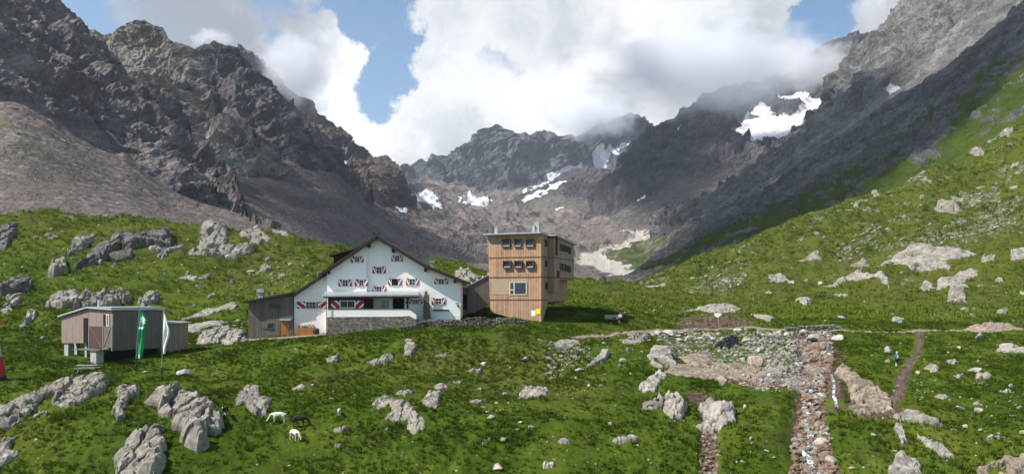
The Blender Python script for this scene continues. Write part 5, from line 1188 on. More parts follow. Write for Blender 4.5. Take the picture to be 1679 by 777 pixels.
def tower_win(u0, u1, v0, v1, proj, label=None):
    x0, z0 = tloc(u0, v1); x1, z1 = tloc(u1, v0); f = MB(); t = .10
    f.box(x0, x1, -proj, .02, z1-t, z1).box(x0, x1, -proj, .02, z0, z0+t).box(x0, x0+t, -proj, .02, z0+t, z1-t).box(x1-t, x1, -proj, .02, z0+t, z1-t)
    wo = f.build('window', M_BAND, tw)
    MB().box(x0+t, x1-t, -.06, -.005, z0+t, z1-t).build('pane', M_GLASSB, wo)
    MB().box(x0+(x1-x0)*.38, x0+(x1-x0)*.38+.06, -.09, -.061, z0+t, z1-t).build('glazing_bar', M_BAND, wo)
    MB().box(x0+t+.05, x1-t-.02, -proj*.8, -.065, z0+t+.002, z0+t+.13).build('sill', M_ZINC, wo)
z4 = lambda a: 795+a/7.768; y4 = lambda b: 360+b/7.768
for (a, b_) in ((225, 330), (378, 470), (525, 632)): tower_win(z4(a), z4(b_), y4(248), y4(352), .22)
for (a, b_) in ((238, 340), (384, 482), (532, 632)): tower_win(z4(a), z4(b_), y4(522), y4(620), .34)
y5 = lambda b: 440+b/7.768
x0, z0 = tloc(z4(316), y5(338)); x1, z1 = tloc(z4(535), y5(170))
f = MB(); t = .11
f.box(x0, x1, -.09, .02, z1-t, z1).box(x0, x1, -.09, .02, z0, z0+t).box(x0, x0+t, -.09, .02, z0+t, z1-t).box(x1-t, x1, -.09, .02, z0+t, z1-t)
xm = x0+(x1-x0)*.27; f.box(xm-.07, xm+.07, -.088, .02, z0+t, z1-t).box(x0+t, xm-.07, -.086, .02, z0+(z1-z0)*.36, z0+(z1-z0)*.36+.12)
wo = f.build('window', simple('pale window frame', (.62, .55, .48), .6), tw); wo['label'] = 'large picture window with side light'
MB().box(x0+t, x1-t, -.05, -.006, z0+t, z1-t).build('pane', M_GLASSB, wo)
a_ = tloc(z4(95), y5(330)); c_ = tloc(z4(312), y5(136)); MB().box(a_[0], c_[0], -.03, -.003, a_[1], c_[1]).build('boarded_panel', M_LINTEL, tw)
a_ = tloc(z4(322), y5(167)); c_ = tloc(z4(535), y5(132)); MB().box(a_[0], c_[0], -.03, -.003, a_[1], c_[1]).build('boarded_panel', M_LINTEL, tw)
def side_win(u0, u1, v0, v1, w):
    t0, z1 = tside(u0, v0, w); t1, z0 = tside(u1, v1, w); f = MB(); q = .09
    f.box(w-.02, w+.13, t0, t1, z1-q, z1).box(w-.02, w+.13, t0, t1, z0, z0+q).box(w-.02, w+.13, t0, t0+q, z0+q, z1-q).box(w-.02, w+.13, t1-q, t1, z0+q, z1-q)
    wo = f.build('window', M_BAND, tw); MB().box(w-.01, w+.04, t0+q, t1-q, z0+q, z1-q).build('pane', M_GLASSB, wo)
for (b0, b1) in ((255, 345), (515, 605)): side_win(z4(763), z4(784), y4(b0), y4(b1), .0)
side_win(z4(768), z4(792), y5(175), y5(268), .0)
for (a, b_, t_, u_) in ((955, 985, 312, 400), (988, 1018, 320, 410), (1030, 1055, 338, 415), (1062, 1088, 350, 440), (955, 985, 555, 645), (988, 1018, 562, 655), (1030, 1055, 580, 662), (1062, 1088, 590, 672), (899, 917, 235, 460), (918, 940, 650, 735)):
    side_win(z4(a), z4(b_), y4(t_), y4(u_), TW_)
for (a, b_, t_, bt, d) in ((122, 160, 92, 195, 1.2), (600, 634, 72, 165, 2.0), (632, 690, 38, 165, 2.2)):
    x0 = tloc(z4(a), 390, d)[0]; x1 = tloc(z4(b_), 390, d)[0]; zt = tloc(z4(a), y4(t_), d)[1]
    c = MB(); c.box(x0, x1, d, d+(x1-x0), ZT_-.2, zt-.12).box(x0-.04, x1+.04, d-.04, d+(x1-x0)+.04, zt-.118, zt); c.build('flue', M_ZINC, tw)
for (nm, lab, m_, a, b_, t_, bt, yy) in (('sign', 'small yellow sign on the lower right of the tower front', M_YEL, 652, 708, 515, 580, -.05), ('sign', 'small white notice beside the yellow sign on the tower', M_WHITE, 592, 645, 535, 605, -.03)):
    a_ = tloc(z4(a), y5(bt)); c_ = tloc(z4(b_), y5(t_))
    sg = MB().box(a_[0], c_[0], yy-.002, yy+.025, a_[1], c_[1]).build(nm, m_, None); sg.location = (BX, TD, -3.3); sg.rotation_euler = (0, 0, ang); tag(sg, lab, 'sign')
foot((BX, TD), ang, [(xA, .0, -.0, DEP)])
# ---- covered passage between house and tower
PD = 110.0; kp = PD/F; ppx = lambda u: (u-CU)*kp; ppz = lambda v: (HV-v)*kp
ps = empty('covered_passage', (ppx(780), PD, -3.6), 0, 'grey boarded covered passage rising from the house to the tower', 'passage')
gx_ = lambda u: ppx(u)-ppx(780); gz_ = lambda v: ppz(v)+3.6
MB().prism([(gx_(z_), gz_(v)) for z_, v in ((766.5, 514), (766.5, 471), (803, 452), (803, 499), (778, 512))], 0, 3.0).build('wall', M_GREYW, ps)
MB().prism([(gx_(z_), gz_(v)) for z_, v in ((754, 516), (754, 471.5), (766.4, 471.5), (766.4, 516))], .3, 3.0).build('wall', M_GREYW, ps)
MB().prism([(gx_(z_), gz_(v)) for z_, v in ((754, 470), (767, 470), (804, 450), (804, 448), (766.5, 467.8), (754, 467.8))], -.15, 3.2).build('roof', M_ZINC, ps)
MB().box(gx_(756), gx_(765.3), .22, .297, gz_(507), gz_(483)).build('door', M_HOLE, ps)
foot((ppx(780), PD), 0, [(gx_(754), gx_(803), -.2, 3.2)])
# bunting line above the passage
bt = MB(); P0, P1 = Vector((gx_(770), .8, gz_(462))), Vector((gx_(802), .8, gz_(446)))
bt.tube(P0, P1, .015, n=5)
for i in range(7):
    p = P0.lerp(P1, (i+.5)/7); bt.add([p+Vector((-.16, 0, 0)), p+Vector((.16, 0, .0)), p+Vector((0, .02, -.32))], [(0, 1, 2)], 1+(i % 2))
bt.tube(P0-Vector((0, 0, .5)), P0, .02, n=5)
bt = bt.build('bunting', [M_DSTEEL, M_WHITE, M_RED], None); bt.location = ps.location; tag(bt, 'short line of red and white pennants over the covered passage', 'bunting')
# ---- timber hut on posts, left
HCX, HCY = (184.6-CU)/F*90, 90.0
hang = math.atan2(5.5, -8.8)-math.pi                     # local -x runs to the left far end
HL = math.hypot(8.8, 5.5)+.0
HZ = (HV-578)/F*90
hut = empty('timber_hut', (HCX, HCY, HZ), hang, 'grey timber hut raised on concrete posts with small deck and open doors', 'hut')
hc, hs = math.cos(hang), math.sin(hang)
def hloc(u, v, y=0.0):
    s = (u-CU)/F; x = (s*(HCY+y*hc)-(HCX-y*hs))/(hc-s*hs); D = HCY+x*hs+y*hc
    return x, (HV-v)/F*D-HZ
h6 = lambda a: 85+a/5.975; v6 = lambda b: 490+b/5.975
def hp(a, b): return hloc(h6(a), v6(b))
xl = hp(95, 200)[0]; HDEP = 6.2
zrl = hp(95, 180)[1]; xr, zrr = hp(360, 98); zc = hp(595, 118)[1]; zbl_ = hp(95, 430)[1]; zbr = hp(595, 505)[1]; xm_ = hp(312, 300)[0]; zbm = hp(312, 432)[1]
wl = MB(); wl.prism([(xl, zbl_), (xl, zrl), (xr, zrr), (hp(365, 100)[0], zrr-.003), (hp(365, 100)[0], zbm), (xm_, zbm)], 0, HDEP)
wl.build('wall', M_PINKW, hut)
xs_ = hp(366, 100)[0]
MB().prism([(xs_+.002, zbm-.2), (xs_+.002, zrr-.004), (0, zc), (0, zbr)], 0, HDEP).build('wall', M_PINKW, hut)
MB().box(.002, .06, 0.02, HDEP-.01, zbr, zc-.02).build('cladding', M_HUTSHADE, hut)  # thin overlay that gives the right side its painted shade
rm = MB(); rm.prism([(xl-.35, zrl+.02), (xr, zrr+.08), (.25, zc+.08), (.25, zc+.42), (xr, zrr+.27), (xl-.35, zrl+.21)], -.30, HDEP+.3); rm.build('roof', M_ZINC, hut)
a_, c_ = hp(313, 432), hp(355, 186); MB().box(a_[0], c_[0], -.05, -.004, a_[1], c_[1]).build('doorway', M_HOLE, hut)
a_, c_ = hp(508, 262), hp(537, 152); wo = MB().box(a_[0], c_[0], -.05, -.004, a_[1], c_[1]).build('window', M_HOLE, hut)
e_, g_ = hp(541, 264), hp(566, 152); f = MB(); f.box(e_[0], e_[0]+.07, -.12, -.06, e_[1], g_[1]).box(g_[0]-.07, g_[0], -.12, -.06, e_[1], g_[1]).box(e_[0]+.07, g_[0]-.07, -.12, -.06, g_[1]-.07, g_[1]).box(e_[0]+.07, g_[0]-.07, -.12, -.06, e_[1], e_[1]+.07); f.build('window_leaf', M_WHITE, wo)
dk = MB(); a_ = hp(362, 480); c_ = hp(592, 480); dk.box(a_[0], c_[0], -1.6, -.003, a_[1]-.12, a_[1]); dk.build('deck', M_GREYW, hut)
y1 = -1.5
def hpf(a, b): return hloc(h6(a), v6(b), y1)
a_, c_ = hpf(372, 472), hpf(497, 270); m = MB(); m.box(a_[0], c_[0], y1, y1+.06, a_[1], c_[1]); m = m.build('deck_gate', mat_wood('red brown gate boards', [(.10, .058, .045), (.13, .08, .06), (.085, .05, .04)], .16, .3, grey=(.12, .09, .08)), hut); m['label'] = 'red brown boarded gate leaf with diagonal brace'
MB().bar((a_[0]+.1, y1-.03, c_[1]-.1), (c_[0]-.15, y1-.03, a_[1]+.1), .05, .09).build('brace', M_GREYW, m)
a_, c_ = hpf(507, 474), hpf(582, 268); m = MB(); m.box(a_[0], c_[0], y1, y1+.06, a_[1], c_[1]); m = m.build('deck_gate', M_GREYW, hut)
MB().bar((a_[0]+.1, y1-.03, a_[1]+.1), (c_[0]-.1, y1-.03, c_[1]-.1), .05, .09).build('brace', M_PINKW, m)
for (a, t_, b_) in ((364, 272, 500), (502, 266, 505), (588, 266, 510)):
    p = hpf(a, b_); q = hpf(a, t_); MB().box(p[0]-.05, p[0]+.05, y1-.03, y1+.07, p[1], q[1]).build('deck_post', M_STEEL, hut)
for (a, b_, t_, bt_, d, dd) in ((122, 160, 428, 582, .15, .5), (220, 246, 432, 542, 1.6, .4), (322, 340, 432, 512, .3, .25)):
    p = hloc(h6(a), v6(bt_), d); q = hloc(h6(b_), v6(t_), d); MB().box(p[0], q[0], d, d+dd, p[1]-1.0, min(q[1], zbm)-.004).build('pillar', M_CONC, hut)
p = hpf(372, 590); q = hpf(398, 508); MB().box(p[0], p[0]+1.15, -1.45, -.6, p[1]-1.2, q[1]-.01).build('pier', M_CONC, hut)
MB().box(xs_+1.4, -.35, .4, HDEP-.4, -1.5, zbr-.004).build('underfloor_shade', M_HOLE, hut)  # solid black block standing in for the shade beneath the floor
fl = hp(330, 10); MB().box(fl[0]-.13, fl[0]+.13, 1.5, 1.76, zrr, hloc(h6(330), v6(8), 1.6)[1]).build('flue', M_ZINC, hut)
foot((HCX, HCY), hang, [(xl, .1, -1.6, HDEP)])
# small lean-to at the right end of the hut
ld = 96.0; lk = ld/F; lx = lambda u: (u-CU)*lk; lz = lambda v: (HV-v)*lk
le = empty('lean_to', (lx(282), ld, lz(572)), 0, 'small brown timber lean-to at the right end of the grey hut', 'shed')
MB().box(lx(262)-lx(282), lx(292)-lx(282), 0, 3, -1.2, lz(530)-lz(572)).build('wall', M_LARCHG, le)
MB().prism([(lx(260)-lx(282), lz(526.5)-lz(572)), (lx(296)-lx(282), lz(528.5)-lz(572)), (lx(296)-lx(282), lz(530.2)-lz(572)), (lx(260)-lx(282), lz(529.5)-lz(572))], -.4, 3.3).build('roof', M_ZINC, le)
foot((lx(282), ld), 0, [(lx(262)-lx(282), lx(292)-lx(282), 0, 3)])
# ------------------------------------------------------------------ grass of the near meadow
def grass(name, label, n, d0, d1, sz, seed, mat):
    r = np.random.RandomState(seed)
    D = np.sqrt(r.uniform(d0**2, d1**2, n)); u = r.uniform(-30, 1710, n); x = (u-CU)/F*D; y = D
    keep = np.ones(n, bool)
    for (pts, wd) in [(TRAIL, .7), (BRANCH, .6), (STREAM, 1.45), (GULLY, .5), (YARD, 1.3), (CREEK, .5)]:
        keep &= line_d(x, y, pts) > wd+.3*r.rand(n)
    for fp in FOOTPRINTS: keep &= poly_sd(x, y, fp) < -.15
    for h, dm in OUTLINES:
        if d0-30 < dm < d1+30: keep &= poly_sd(x, y, h) < -.12+.2*r.rand(n)
    z = ground_z(x, y); vv = HV-F*z/y
    for P in [ROCK_PX[0], DIRT_PX[0], DIRT_PX[1], [(1120,575),(1340,575),(1330,645),(1180,630)]]:
        keep &= ~((poly_sd(u, vv, P) > 0) & (r.rand(n) < .88) & (y < 140))
    cl = fbm(x/3.2, y/3.2, 0*x, 3, 77); keep &= (cl+.35*r.randn(n)) > -.35
    x, y, z, cl = x[keep], y[keep], z[keep], cl[keep]; n = len(x); B = 9
    hgt = sz*(.15+.20*np.clip(cl+.4, 0, 1.2))*(.7+.6*r.rand(n))
    a = r.uniform(0, 2*np.pi, (n, B)); rad = sz*r.uniform(.0, .20, (n, B)); lean = r.uniform(.1, .75, (n, B)); wdt = sz*r.uniform(.035, .075, (n, B)); hh = hgt[:, None]*r.uniform(.6, 1.25, (n, B))
    bx = x[:, None]+rad*np.cos(a); by = y[:, None]+rad*np.sin(a); bz = np.broadcast_to(z[:, None], bx.shape)-.04
    b2 = a+r.uniform(-.8, .8, (n, B)); px, py = -np.sin(b2)*wdt, np.cos(b2)*wdt
    tx, ty = bx+np.cos(a)*hh*lean, by+np.sin(a)*hh*lean
    V = np.stack([np.stack([bx-px, by-py, bz], -1), np.stack([bx+px, by+py, bz], -1), np.stack([tx, ty, bz+hh], -1)], 2).reshape(-1, 3)
    me = mesh_np(name, V, np.arange(len(V)).reshape(-1, 3), mat)
    tag(link(name, me), label, kind='stuff')
grass('grass', 'long alpine grass and herbs covering the near meadow', 60000, 50, 130, 1.0, 8, M_BLADE)
grass('hill_grass', 'tufted grass of the hillsides behind the buildings', 42000, 128, 330, 2.1, 9, M_BLADE_SUNLIT)
grass('slope_grass', 'coarse grass of the upper right slope', 24000, 320, 436, 3.4, 10, M_BLADE_SUNLIT)
# ------------------------------------------------------------------ flags, pylon, furniture, wall
def gp(u, v):
    h = hits([(u, v)], fn=ground_z)[0]; return Vector((h[0], h[1], float(ground_z(np.array([h[0]]), np.array([h[1]]))[0])))
def flagpole(ub, vb, ut, vt, label):
    p = gp(ub, vb); top = Vector(((ut-CU)/F*p.y, p.y, (HV-vt)/F*p.y))
    r = empty('flagpole', p, 0, label, 'flagpole', 'flagpoles in front of the timber hut')
    MB().tube((0, 0, -.5), (0, 0, 1.35), .075, n=10).build('sleeve', M_DSTEEL, r)
    MB().tube((0, 0, 1.3), top-p, .045, .035, n=8).build('pole', M_STEEL, r)
    MB().loft([[(top-p)+Vector((rr*math.cos(a*.785), rr*math.sin(a*.785), z)) for a in range(8)] for rr, z in ((.03, 0), (.07, .05), (.06, .11), (.01, .15))]).build('finial', M_STEEL, r)
    return p, top
def flag(p, top, rows, mat_list, paint, label, seed):
    """rows: (v, u_left, u_right) outline of the hanging cloth at the pole's distance"""
    D = p.y-.06; n, k = 70, 14; vs = np.linspace(rows[0][0], rows[-1][0], n); R_ = np.array(rows, float)
    ul = np.interp(vs, R_[:, 0], R_[:, 1]); ur_ = np.interp(vs, R_[:, 0], R_[:, 2]); V = []; mi = []
    for i in range(n):
        for j in range(k):
            t = j/(k-1); u = ul[i]+(ur_[i]-ul[i])*t; ph = t*9+vs[i]*.05*seed
            V.append(((u-CU)/F*D, D-.10*math.sin(ph)*t-.05*math.sin(vs[i]*.13+t*3), (HV-vs[i])/F*D))
    Q = grid_quads(n, k)
    for q in Q:
        i, j = divmod(int(q[0]), k); mi.append(paint(i/(n-1), (j+.5)/(k-1)))
    V = np.array(V)-np.array(p); me = mesh_np('flag', V, Q, mat_list, True, midx=mi); o = link('flag', me); o.location = p
    sm = o.modifiers.new('thickness', 'SOLIDIFY'); sm.thickness = .008
    tag(o, label, 'flag', 'flags hanging on the poles')
pA, tA = flagpole(223.3, 608, 228.5, 503, 'left flagpole in front of the hut, bearing the green flag')
pB, tB = flagpole(265.3, 624, 268, 508, 'right flagpole in front of the hut, bearing the white flag')
def paint_green(a, b):
    cx, cy = .52, .20
    dx, dy = (b-cx)*1.0, (a-cy)*4.6
    ang_ = math.atan2(dy, dx); r = math.hypot(dx, dy)
    if r < .10: return 2
    if r < .26+.18*math.cos(ang_*7): return 1
    if .335 < a < .385 and b < .8: return 1
    if a > .90 and .2 < b < .55: return 1
    return 0
flag(pA, tA, [(508, 229.5, 231), (514, 229.2, 235), (522, 228.8, 241), (532, 228.4, 242.5), (538, 228, 238), (545, 227.6, 236.5), (565, 226.5, 235.5), (580, 225.8, 234.5), (588, 226.5, 232)], [M_GREEN, M_FLAGW, M_YEL], paint_green, 'limp green flag with white edelweiss on the left pole', 1.0)
flag(pB, tB, [(512, 268.3, 269), (520, 268.3, 273), (530, 268.2, 275), (540, 268, 278), (550, 267.6, 277), (560, 267.3, 274), (570, 267, 271.5), (580, 268, 270.5)], [M_FLAGW, M_DSTEEL],
     lambda a, b: 1 if (.55 < a < .75 and .45 < b < .6 and int(a*60) % 3 == 0) else 0, 'limp white flag on the right pole before the hut', 1.4)
# red and white cableway pylon
q = gp(3, 624); py_ = empty('cableway_pylon', q, 0, 'red and white pylon with dark foot cut off by the left frame edge', 'pylon')
pk = q.y/F; PX = lambda u: (u+4)*pk-(q.x-(-4-CU)*pk); PZ = lambda v: (HV-v)*pk-q.z
def seg(v0, v1, hw0, hw1, m, nm):
    c = (-14-CU)*pk-q.x
    MB().loft([[(c+s*h*pk, t*h*pk*.6, PZ(v)) for s, t in ((-1, -1), (-.6, -1.25), (.6, -1.25), (1, -1), (1, 1), (-1, 1))] for v, h in ((v0, hw0), (v1, hw1))]).build(nm, m, py_)
seg(632, 625, 21, 21, M_CONC, 'footing'); seg(624.9, 617, 18.8, 18, M_NAVY, 'foot'); seg(616.9, 585, 18, 13.5, M_PRED, 'shaft'); seg(584.9, 584, 15, 15, M_CONC, 'flange'); seg(583.9, 545, 12.6, 8, M_ZINC, 'shaft'); seg(544.9, 505, 8, 5, M_PRED, 'shaft')
c_ = (-11-CU)*pk-q.x
for (v, u1) in ((528, 12), (510.5, 7)):
    MB().box(c_-12*pk, c_+(u1+4)*pk, -.2, .2, PZ(v+1.6), PZ(v-1.0)).build('crossarm', M_PRED, py_)
MB().tube((c_+13.5*pk, -.4, PZ(617)), (c_+8*pk, -.25, PZ(545)), .05, n=6).build('climbing_rail', M_ZINC, py_)
# picnic table
q = gp(143, 610); pt = empty('picnic_table', q, .12, 'weathered grey picnic table with benches in front of the hut', 'picnic table')
L = 1.05
def planks(y0, y1_, z, nm, n):
    m = MB()
    for i in range(n):
        a = y0+(y1_-y0)*i/n; m.box(-L, L, a+.008, a+(y1_-y0)/n-.008, z, z+.045)
    return m.build(nm, M_GREYW if False else M_TABLE, pt)
M_TABLE = simple('silver grey weathered timber', (.34, .33, .30), .85, .2, 5)
planks(-.40, .40, .74, 'table_top', 5); planks(-.95, -.65, .44, 'bench', 2); planks(.65, .95, .44, 'bench', 2)
for sx in (-.75, .75):
    m = MB(); m.bar((sx, -.62, 0-.1), (sx, -.22, .735), .06, .09).bar((sx, .62, -.1), (sx, .22, .735), .06, .09).box(sx-.03, sx+.03, -.95, .95, .36, .438); m.build('trestle', M_TABLE, pt)
# trail markers
for (u, v, h, lab) in ((1120, 516, 1.35, 'short thin wooden post in the flat meadow'), (1178, 535, 2.1, 'thin tall post beside the red earth of the trail')):
    q = gp(u, v); m = MB().tube((0, 0, -.3), (.04, 0, h), .045, .035, n=7).build('post', M_TABLE, None); m.location = q; tag(m, lab, 'post')
# bench by the tower
q = gp(1005, 528); bn = empty('bench', q, .05, 'grey wooden bench with backrest on the grass right of the tower', 'bench')
M_ = MB(); [M_.box(-1.1, 1.1, -.20+.14*i, -.08+.14*i, .40, .445) for i in range(3)]; M_.build('seat', M_TABLE, bn)
M_ = MB(); [M_.box(-1.1, 1.1, .26, .30, .50+.17*i, .66+.17*i) for i in range(3)]; M_.build('backrest', M_TABLE, bn)
for sx in (-.9, .9): MB().box(sx-.05, sx+.05, -.18, .24, -.3, .398).box(sx-.05, sx+.05, .2, .258, .40, .95).build('leg', M_TABLE, bn)
BENCH = q
# dry stone wall under the house terrace
def dry_wall(line_px, h0, h1, label, seed, mat):
    P = hits(line_px)[:, :2]; d = np.concatenate([[0], np.cumsum(np.linalg.norm(np.diff(P, axis=0), axis=1))]); r = np.random.RandomState(seed); V = []; Q = []; n = 0
    b = bmesh.new(); bmesh.ops.create_cube(b, size=2); bmesh.ops.bevel(b, geom=b.edges[:]+b.verts[:], offset=.35, segments=1, affect='EDGES'); bmesh.ops.triangulate(b, faces=b.faces[:])
    bv = np.array([v.co for v in b.verts]); bf = np.array([[w.index for w in f.verts] for f in b.faces]); b.free()
    s = 0.0; z = 0.0
    while z < h1:
        s = r.uniform(0, .3); ht = r.uniform(.16, .28)
        while s < d[-1]:
            w_ = r.uniform(.22, .6); x = np.interp(s, d, P[:, 0]); y = np.interp(s, d, P[:, 1]); hm = h0+(h1-h0)*math.sin(math.pi*min(1, max(0, s/d[-1])))
            if z < hm+r.uniform(-.1, .1):
                g = float(ground_z(np.array([x]), np.array([y]))[0]); a = r.uniform(-.25, .25); c, sn = math.cos(a), math.sin(a)
                vv = bv*np.array([w_/2, .3, ht/2])*(1+.18*r.randn(len(bv), 1)*.5); vv = np.stack([vv[:, 0]*c-vv[:, 1]*sn+x, vv[:, 0]*sn+vv[:, 1]*c+y+z*.18+r.uniform(-.06, .06), vv[:, 2]+g-.15+z+ht/2], 1)
                V.append(vv); Q.append(bf+n); n += len(bv)
            s += w_*1.02
        z += ht*.95
    V = np.concatenate(V); c = V.mean(0); c[2] = V[:, 2].min()
    o = link('dry_stone_wall', mesh_np('dry_stone_wall', V-c, np.concatenate(Q), mat)); o.location = c; tag(o, label, 'stone wall')
dry_wall([(655, 543), (700, 537), (757, 535), (810, 534), (868, 534)], .55, 1.0, 'dark dry stone retaining wall below the white house and tower', 3, M_DARKROCK)
dry_wall([(1172, 566), (1192, 565), (1212, 563)], .8, 1.5, 'dark heap of squared stones below the trail', 5, M_DARKROCK)
dry_wall([(1288, 541), (1330, 540), (1378, 538)], .5, .9, 'rough grey dry stone wall above the rubble field', 7, M_ROCK)
# ------------------------------------------------------------------ people and animals (skinned chains)
def skin(name, chains, mat, parent=None, sub=1, loc=None, rz=0.0):
    """chains: lists of (x, y, z, r); consecutive points are joined; a point equal to an earlier one is shared"""
    vs, es, rr, idx = [], [], [], {}
    for ch in chains:
        prev = None
        for (x, y, z, r) in ch:
            key = (round(x, 4), round(y, 4), round(z, 4))
            if key not in idx: idx[key] = len(vs); vs.append((x, y, z)); rr.append(r)
            i = idx[key]
            if prev is not None and prev != i: es.append((prev, i))
            prev = i
    me = bpy.data.meshes.new(name); me.from_pydata(vs, es, []); o = bpy.data.objects.new(name, me); col.objects.link(o)
    o.modifiers.new('skin', 'SKIN').use_smooth_shade = True
    sv = me.skin_vertices[0].data
    for i, r in enumerate(rr): sv[i].radius = (r, r) if not isinstance(r, tuple) else r
    sv[0].use_root = True
    o.modifiers.new('sub', 'SUBSURF').levels = sub; o.modifiers['sub'].render_levels = sub
    dg = bpy.context.evaluated_depsgraph_get(); m2 = bpy.data.meshes.new_from_object(o.evaluated_get(dg)); m2.materials.clear(); m2.materials.append(mat)
    o.modifiers.clear(); o.data = m2; m2.name = name; m2.shade_smooth()
    if parent is not None: o.parent = parent
    if loc is not None: o.location = loc; o.rotation_euler = (0, 0, rz)
    return o
def ball(name, c, r, mat, parent, sc_=(1, 1, 1), seg=12):
    bm = bmesh.new(); bmesh.ops.create_uvsphere(bm, u_segments=seg, v_segments=8, radius=r)
    for v in bm.verts: v.co = Vector((v.co.x*sc_[0]+c[0], v.co.y*sc_[1]+c[1], v.co.z*sc_[2]+c[2]))
    me = bpy.data.meshes.new(name); bm.to_mesh(me); bm.free(); me.materials.append(mat); me.shade_smooth(); return link(name, me, parent)
M_SKIN = simple('skin', (.50, .30, .21), .6, .06); M_JACK = simple('blue jacket', (.02, .17, .33), .7, .15); M_BLACK = simple('black cloth', (.012, .012, .014), .8); M_SOCK = simple('white socks', (.75, .74, .72), .8, .05); M_HAT = simple('pale hat', (.62, .60, .55), .8)
M_WOOLW = simple('cream wool', (.68, .62, .50), .95, .12, 14); M_WOOLB = simple('black brown wool', (.018, .012, .010), .95, .3, 14); M_HORN = simple('grey horn', (.25, .22, .18), .7); M_PACK = simple('grey backpack', (.35, .42, .46), .8, .1); M_LILAC = simple('pale lilac shirt', (.55, .47, .50), .8, .1); M_BOOT = simple('brown boots', (.06, .04, .03), .8)
# hiker walking away up the path (back to the camera, local -y = towards the camera)
q = gp(1471, 602); q.z += .02
B = [[(0, 0, .98, .15), (0, 0, 1.12, .14), (0, .02, 1.30, .165), (0, .01, 1.44, .13), (0, .02, 1.53, .06), (0, .03, 1.60, .095), (0, .035, 1.70, .105), (0, .03, 1.76, .06)],
     [(0, 0, .98, .15), (-.10, 0, .92, .105), (-.115, .05, .50, .066), (-.12, -.03, .10, .042), (-.12, .10, .03, .045)], [(0, 0, .98, .15), (.10, 0, .92, .105), (.115, .08, .50, .066), (.12, .14, .11, .042), (.12, .27, .05, .045)],
     [(0, .01, 1.44, .13), (-.19, 0, 1.42, .065), (-.25, -.03, 1.14, .045), (-.23, .08, .92, .032), (-.225, .12, .84, .035)], [(0, .01, 1.44, .13), (.19, 0, 1.42, .065), (.25, .03, 1.14, .045), (.23, .18, .95, .032), (.225, .22, .88, .035)]]
pe = skin('person', B, M_SKIN, None, 1, q); tag(pe, 'hiker in blue jacket, black shorts and white socks walking away up the path', 'person')
J = [[(0, 0, .96, .165), (0, 0, 1.12, .165), (0, .02, 1.30, .19), (0, .01, 1.45, .15), (0, .02, 1.51, .075)], [(0, .01, 1.45, .15), (-.19, 0, 1.42, .085), (-.25, -.03, 1.14, .062), (-.232, .07, .94, .05)], [(0, .01, 1.45, .15), (.19, 0, 1.42, .085), (.25, .03, 1.14, .062), (.232, .17, .97, .05)]]
skin('jacket', J, M_JACK, pe)
skin('shorts', [[(0, 0, 1.0, .17), (-.10, 0, .92, .125), (-.114, .045, .56, .095)], [(0, 0, 1.0, .17), (.10, 0, .92, .125), (.114, .075, .56, .095)]], M_BLACK, pe)
skin('sock', [[(-.117, .01, .42, .066), (-.12, -.03, .10, .052)]], M_SOCK, pe); skin('sock', [[(.116, .1, .42, .066), (.12, .14, .11, .052)]], M_SOCK, pe)
skin('boot', [[(-.12, -.05, .05, .055), (-.12, .14, .035, .05)]], M_BOOT, pe); skin('boot', [[(.12, .12, .06, .055), (.12, .30, .05, .05)]], M_BOOT, pe)
ball('hat', (0, .03, 1.74), .13, M_HAT, pe, (1, 1.05, .62)); skin('backpack', [[(0, -.19, 1.04, .10), (0, -.2, 1.2, .13), (0, -.18, 1.38, .10)]], M_PACK, pe)
for sx in (-1, 1): ball('ear', (sx*.10, .03, 1.645), .03, M_SKIN, pe, (.5, .8, 1.2), 8)
ball('nose', (0, .135, 1.63), .02, M_SKIN, pe, (1, 1, 1.3), 8)
# person sitting at the right end of the bench, turned sideways
q = BENCH+Vector((.95, -.25, .0))
B = [[(0, .12, .52, .15), (0, .14, .70, .14), (0, .13, .90, .155), (0, .10, 1.03, .12), (0, .08, 1.11, .055), (0, .05, 1.19, .09), (0, .045, 1.28, .10), (0, .05, 1.34, .055)],
     [(0, .12, .52, .15), (-.10, .05, .52, .10), (-.14, -.36, .50, .068), (-.14, -.40, .10, .045), (-.14, -.52, .05, .045)], [(0, .12, .52, .15), (.10, .05, .52, .10), (.13, -.36, .50, .068), (.13, -.42, .10, .045), (.13, -.54, .05, .045)],
     [(0, .10, 1.03, .12), (-.18, .10, 1.0, .06), (-.24, .02, .76, .045), (-.15, -.2, .62, .035)], [(0, .10, 1.03, .12), (.18, .10, 1.0, .06), (.24, .02, .76, .045), (.14, -.2, .62, .035)]]
p2 = skin('person', B, M_SKIN, None, 1, q, -.5); tag(p2, 'person in pale shirt and dark trousers sitting at the end of the bench', 'person')
skin('shirt', [[(0, .12, .54, .165), (0, .14, .70, .16), (0, .13, .90, .175), (0, .10, 1.04, .135)], [(0, .10, 1.04, .135), (-.18, .10, 1.0, .08), (-.24, .02, .77, .062)], [(0, .10, 1.04, .135), (.18, .10, 1.0, .08), (.24, .02, .77, .062)]], M_LILAC, p2)
skin('trousers', [[(0, .12, .52, .165), (-.10, .05, .52, .115), (-.14, -.36, .50, .085), (-.14, -.40, .12, .06)], [(0, .12, .52, .165), (.10, .05, .52, .115), (.13, -.36, .50, .085), (.13, -.42, .12, .06)]], M_BLACK, p2)
ball('hair', (0, .07, 1.29), .108, M_BOOT, p2, (1, 1, .95)); ball('nose', (0, -.055, 1.24), .02, M_SKIN, p2, (1, 1, 1.3), 8)
skin('shoe', [[(-.14, -.38, .06, .055), (-.14, -.56, .045, .045)]], M_BLACK, p2); skin('shoe', [[(.13, -.40, .06, .055), (.13, -.58, .045, .045)]], M_BLACK, p2)
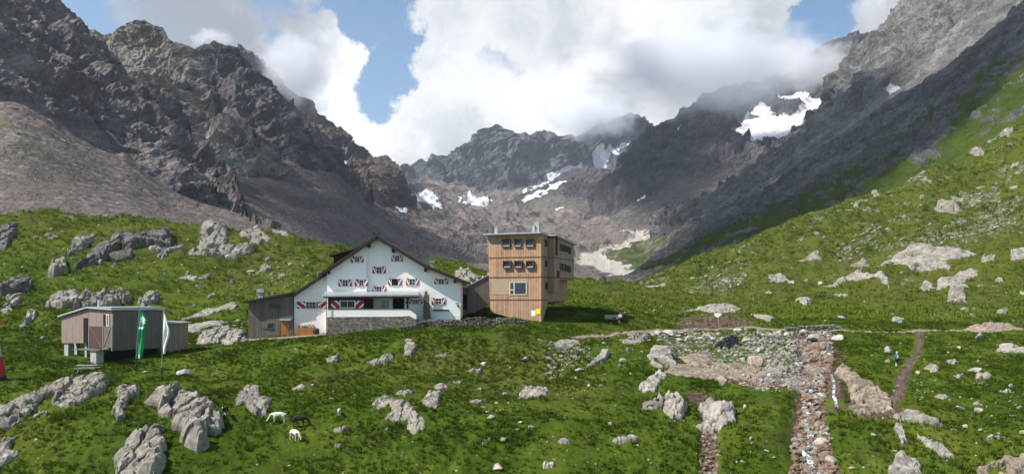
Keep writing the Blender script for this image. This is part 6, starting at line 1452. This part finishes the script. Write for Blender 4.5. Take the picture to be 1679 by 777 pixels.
# dark bag on the bench
bg = skin('bag', [[(-.25, 0, .10, .14), (.0, 0, .16, .2), (.25, 0, .1, .14)]], M_NAVY, None, 1, BENCH+Vector((.25, .02, .445))); tag(bg, 'dark blue bag lying on the bench beside the seated person', 'bag')
# sheep; local +x = head
def sheep(loc, rz, mat, label, grazing=True, legs=None, face=None, s=1.0):
    hd = [(.50, 0, .74, .13), (.66, 0, .70, .085), (.82, 0, .42, .072), (.88, 0, .30, .07), (1.0, 0, .13, .045)] if grazing else [(.50, 0, .76, .13), (.64, 0, .90, .085), (.70, 0, 1.0, .08), (.80, 0, .98, .075), (.94, 0, .90, .045)]
    B = [[(.05, 0, .70, .215), (-.22, 0, .71, .225), (-.46, 0, .72, .17), (-.58, 0, .70, .07), (-.63, 0, .52, .035)], [(.05, 0, .70, .215), (.32, 0, .70, .20), hd[0]]+hd[1:]]
    for sy in (-1, 1):
        B.append([(.32, 0, .70, .20), (.34, sy*.13, .56, .085), (.355, sy*.13, .32, .042), (.34, sy*.13, .07, .03), (.37, sy*.13, .0, .036)])
        B.append([(-.46, 0, .72, .17), (-.42, sy*.13, .58, .10), (-.36, sy*.13, .43, .058), (-.49, sy*.13, .26, .036), (-.45, sy*.13, .06, .028), (-.42, sy*.13, .0, .036)])
    o = skin('sheep', B, mat, None, 2, loc, rz); o.scale = (s, s, s)
    tag(o, label, 'sheep', 'sheep grazing in the meadow')
    hx_, hz_ = hd[3][0], hd[3][2]
    for sy in (-1, 1): ball('ear', (hx_-.03, sy*.12, hz_+.06), .055, mat, o, (.5, 1.5, .4), 8)
    if face: skin('face', [[(hd[3][0]+.01, 0, hd[3][2], .076), (hd[4][0]+.005, 0, hd[4][2], .052)]], face, o)
    if legs:
        for sx in (.35, -.45):
            for sy in (-1, 1): skin('leg_wool', [[(sx, sy*.13, .48, .06), (sx+.0, sy*.13, .30, .048), (sx+.01, sy*.13, .05, .036)]], legs, o)
    return o
up = Vector((0, 0, .04))
sheep(gp(457, 693)+up, math.pi+.15, M_WOOLW, 'white sheep grazing with its head down beside the pinkish rock', True)
sheep(gp(490, 700)+up, .15, M_WOOLB, 'black sheep standing between the two white sheep', True)
sheep(gp(483, 722)+up, -1.1+.35, M_WOOLW, 'white sheep lower on the slope, turned away from the left one', True, s=.95)
sheep(gp(556, 681)+up, -1.35, M_SOCK, 'small white lamb facing down the slope right of the other sheep', False, s=.62)
sheep(gp(369, 682)+up, -1.5, M_WOOLB, 'dark sheep with white legs at the foot of the big outcrop', False, legs=M_SOCK, face=M_SOCK, s=.85)
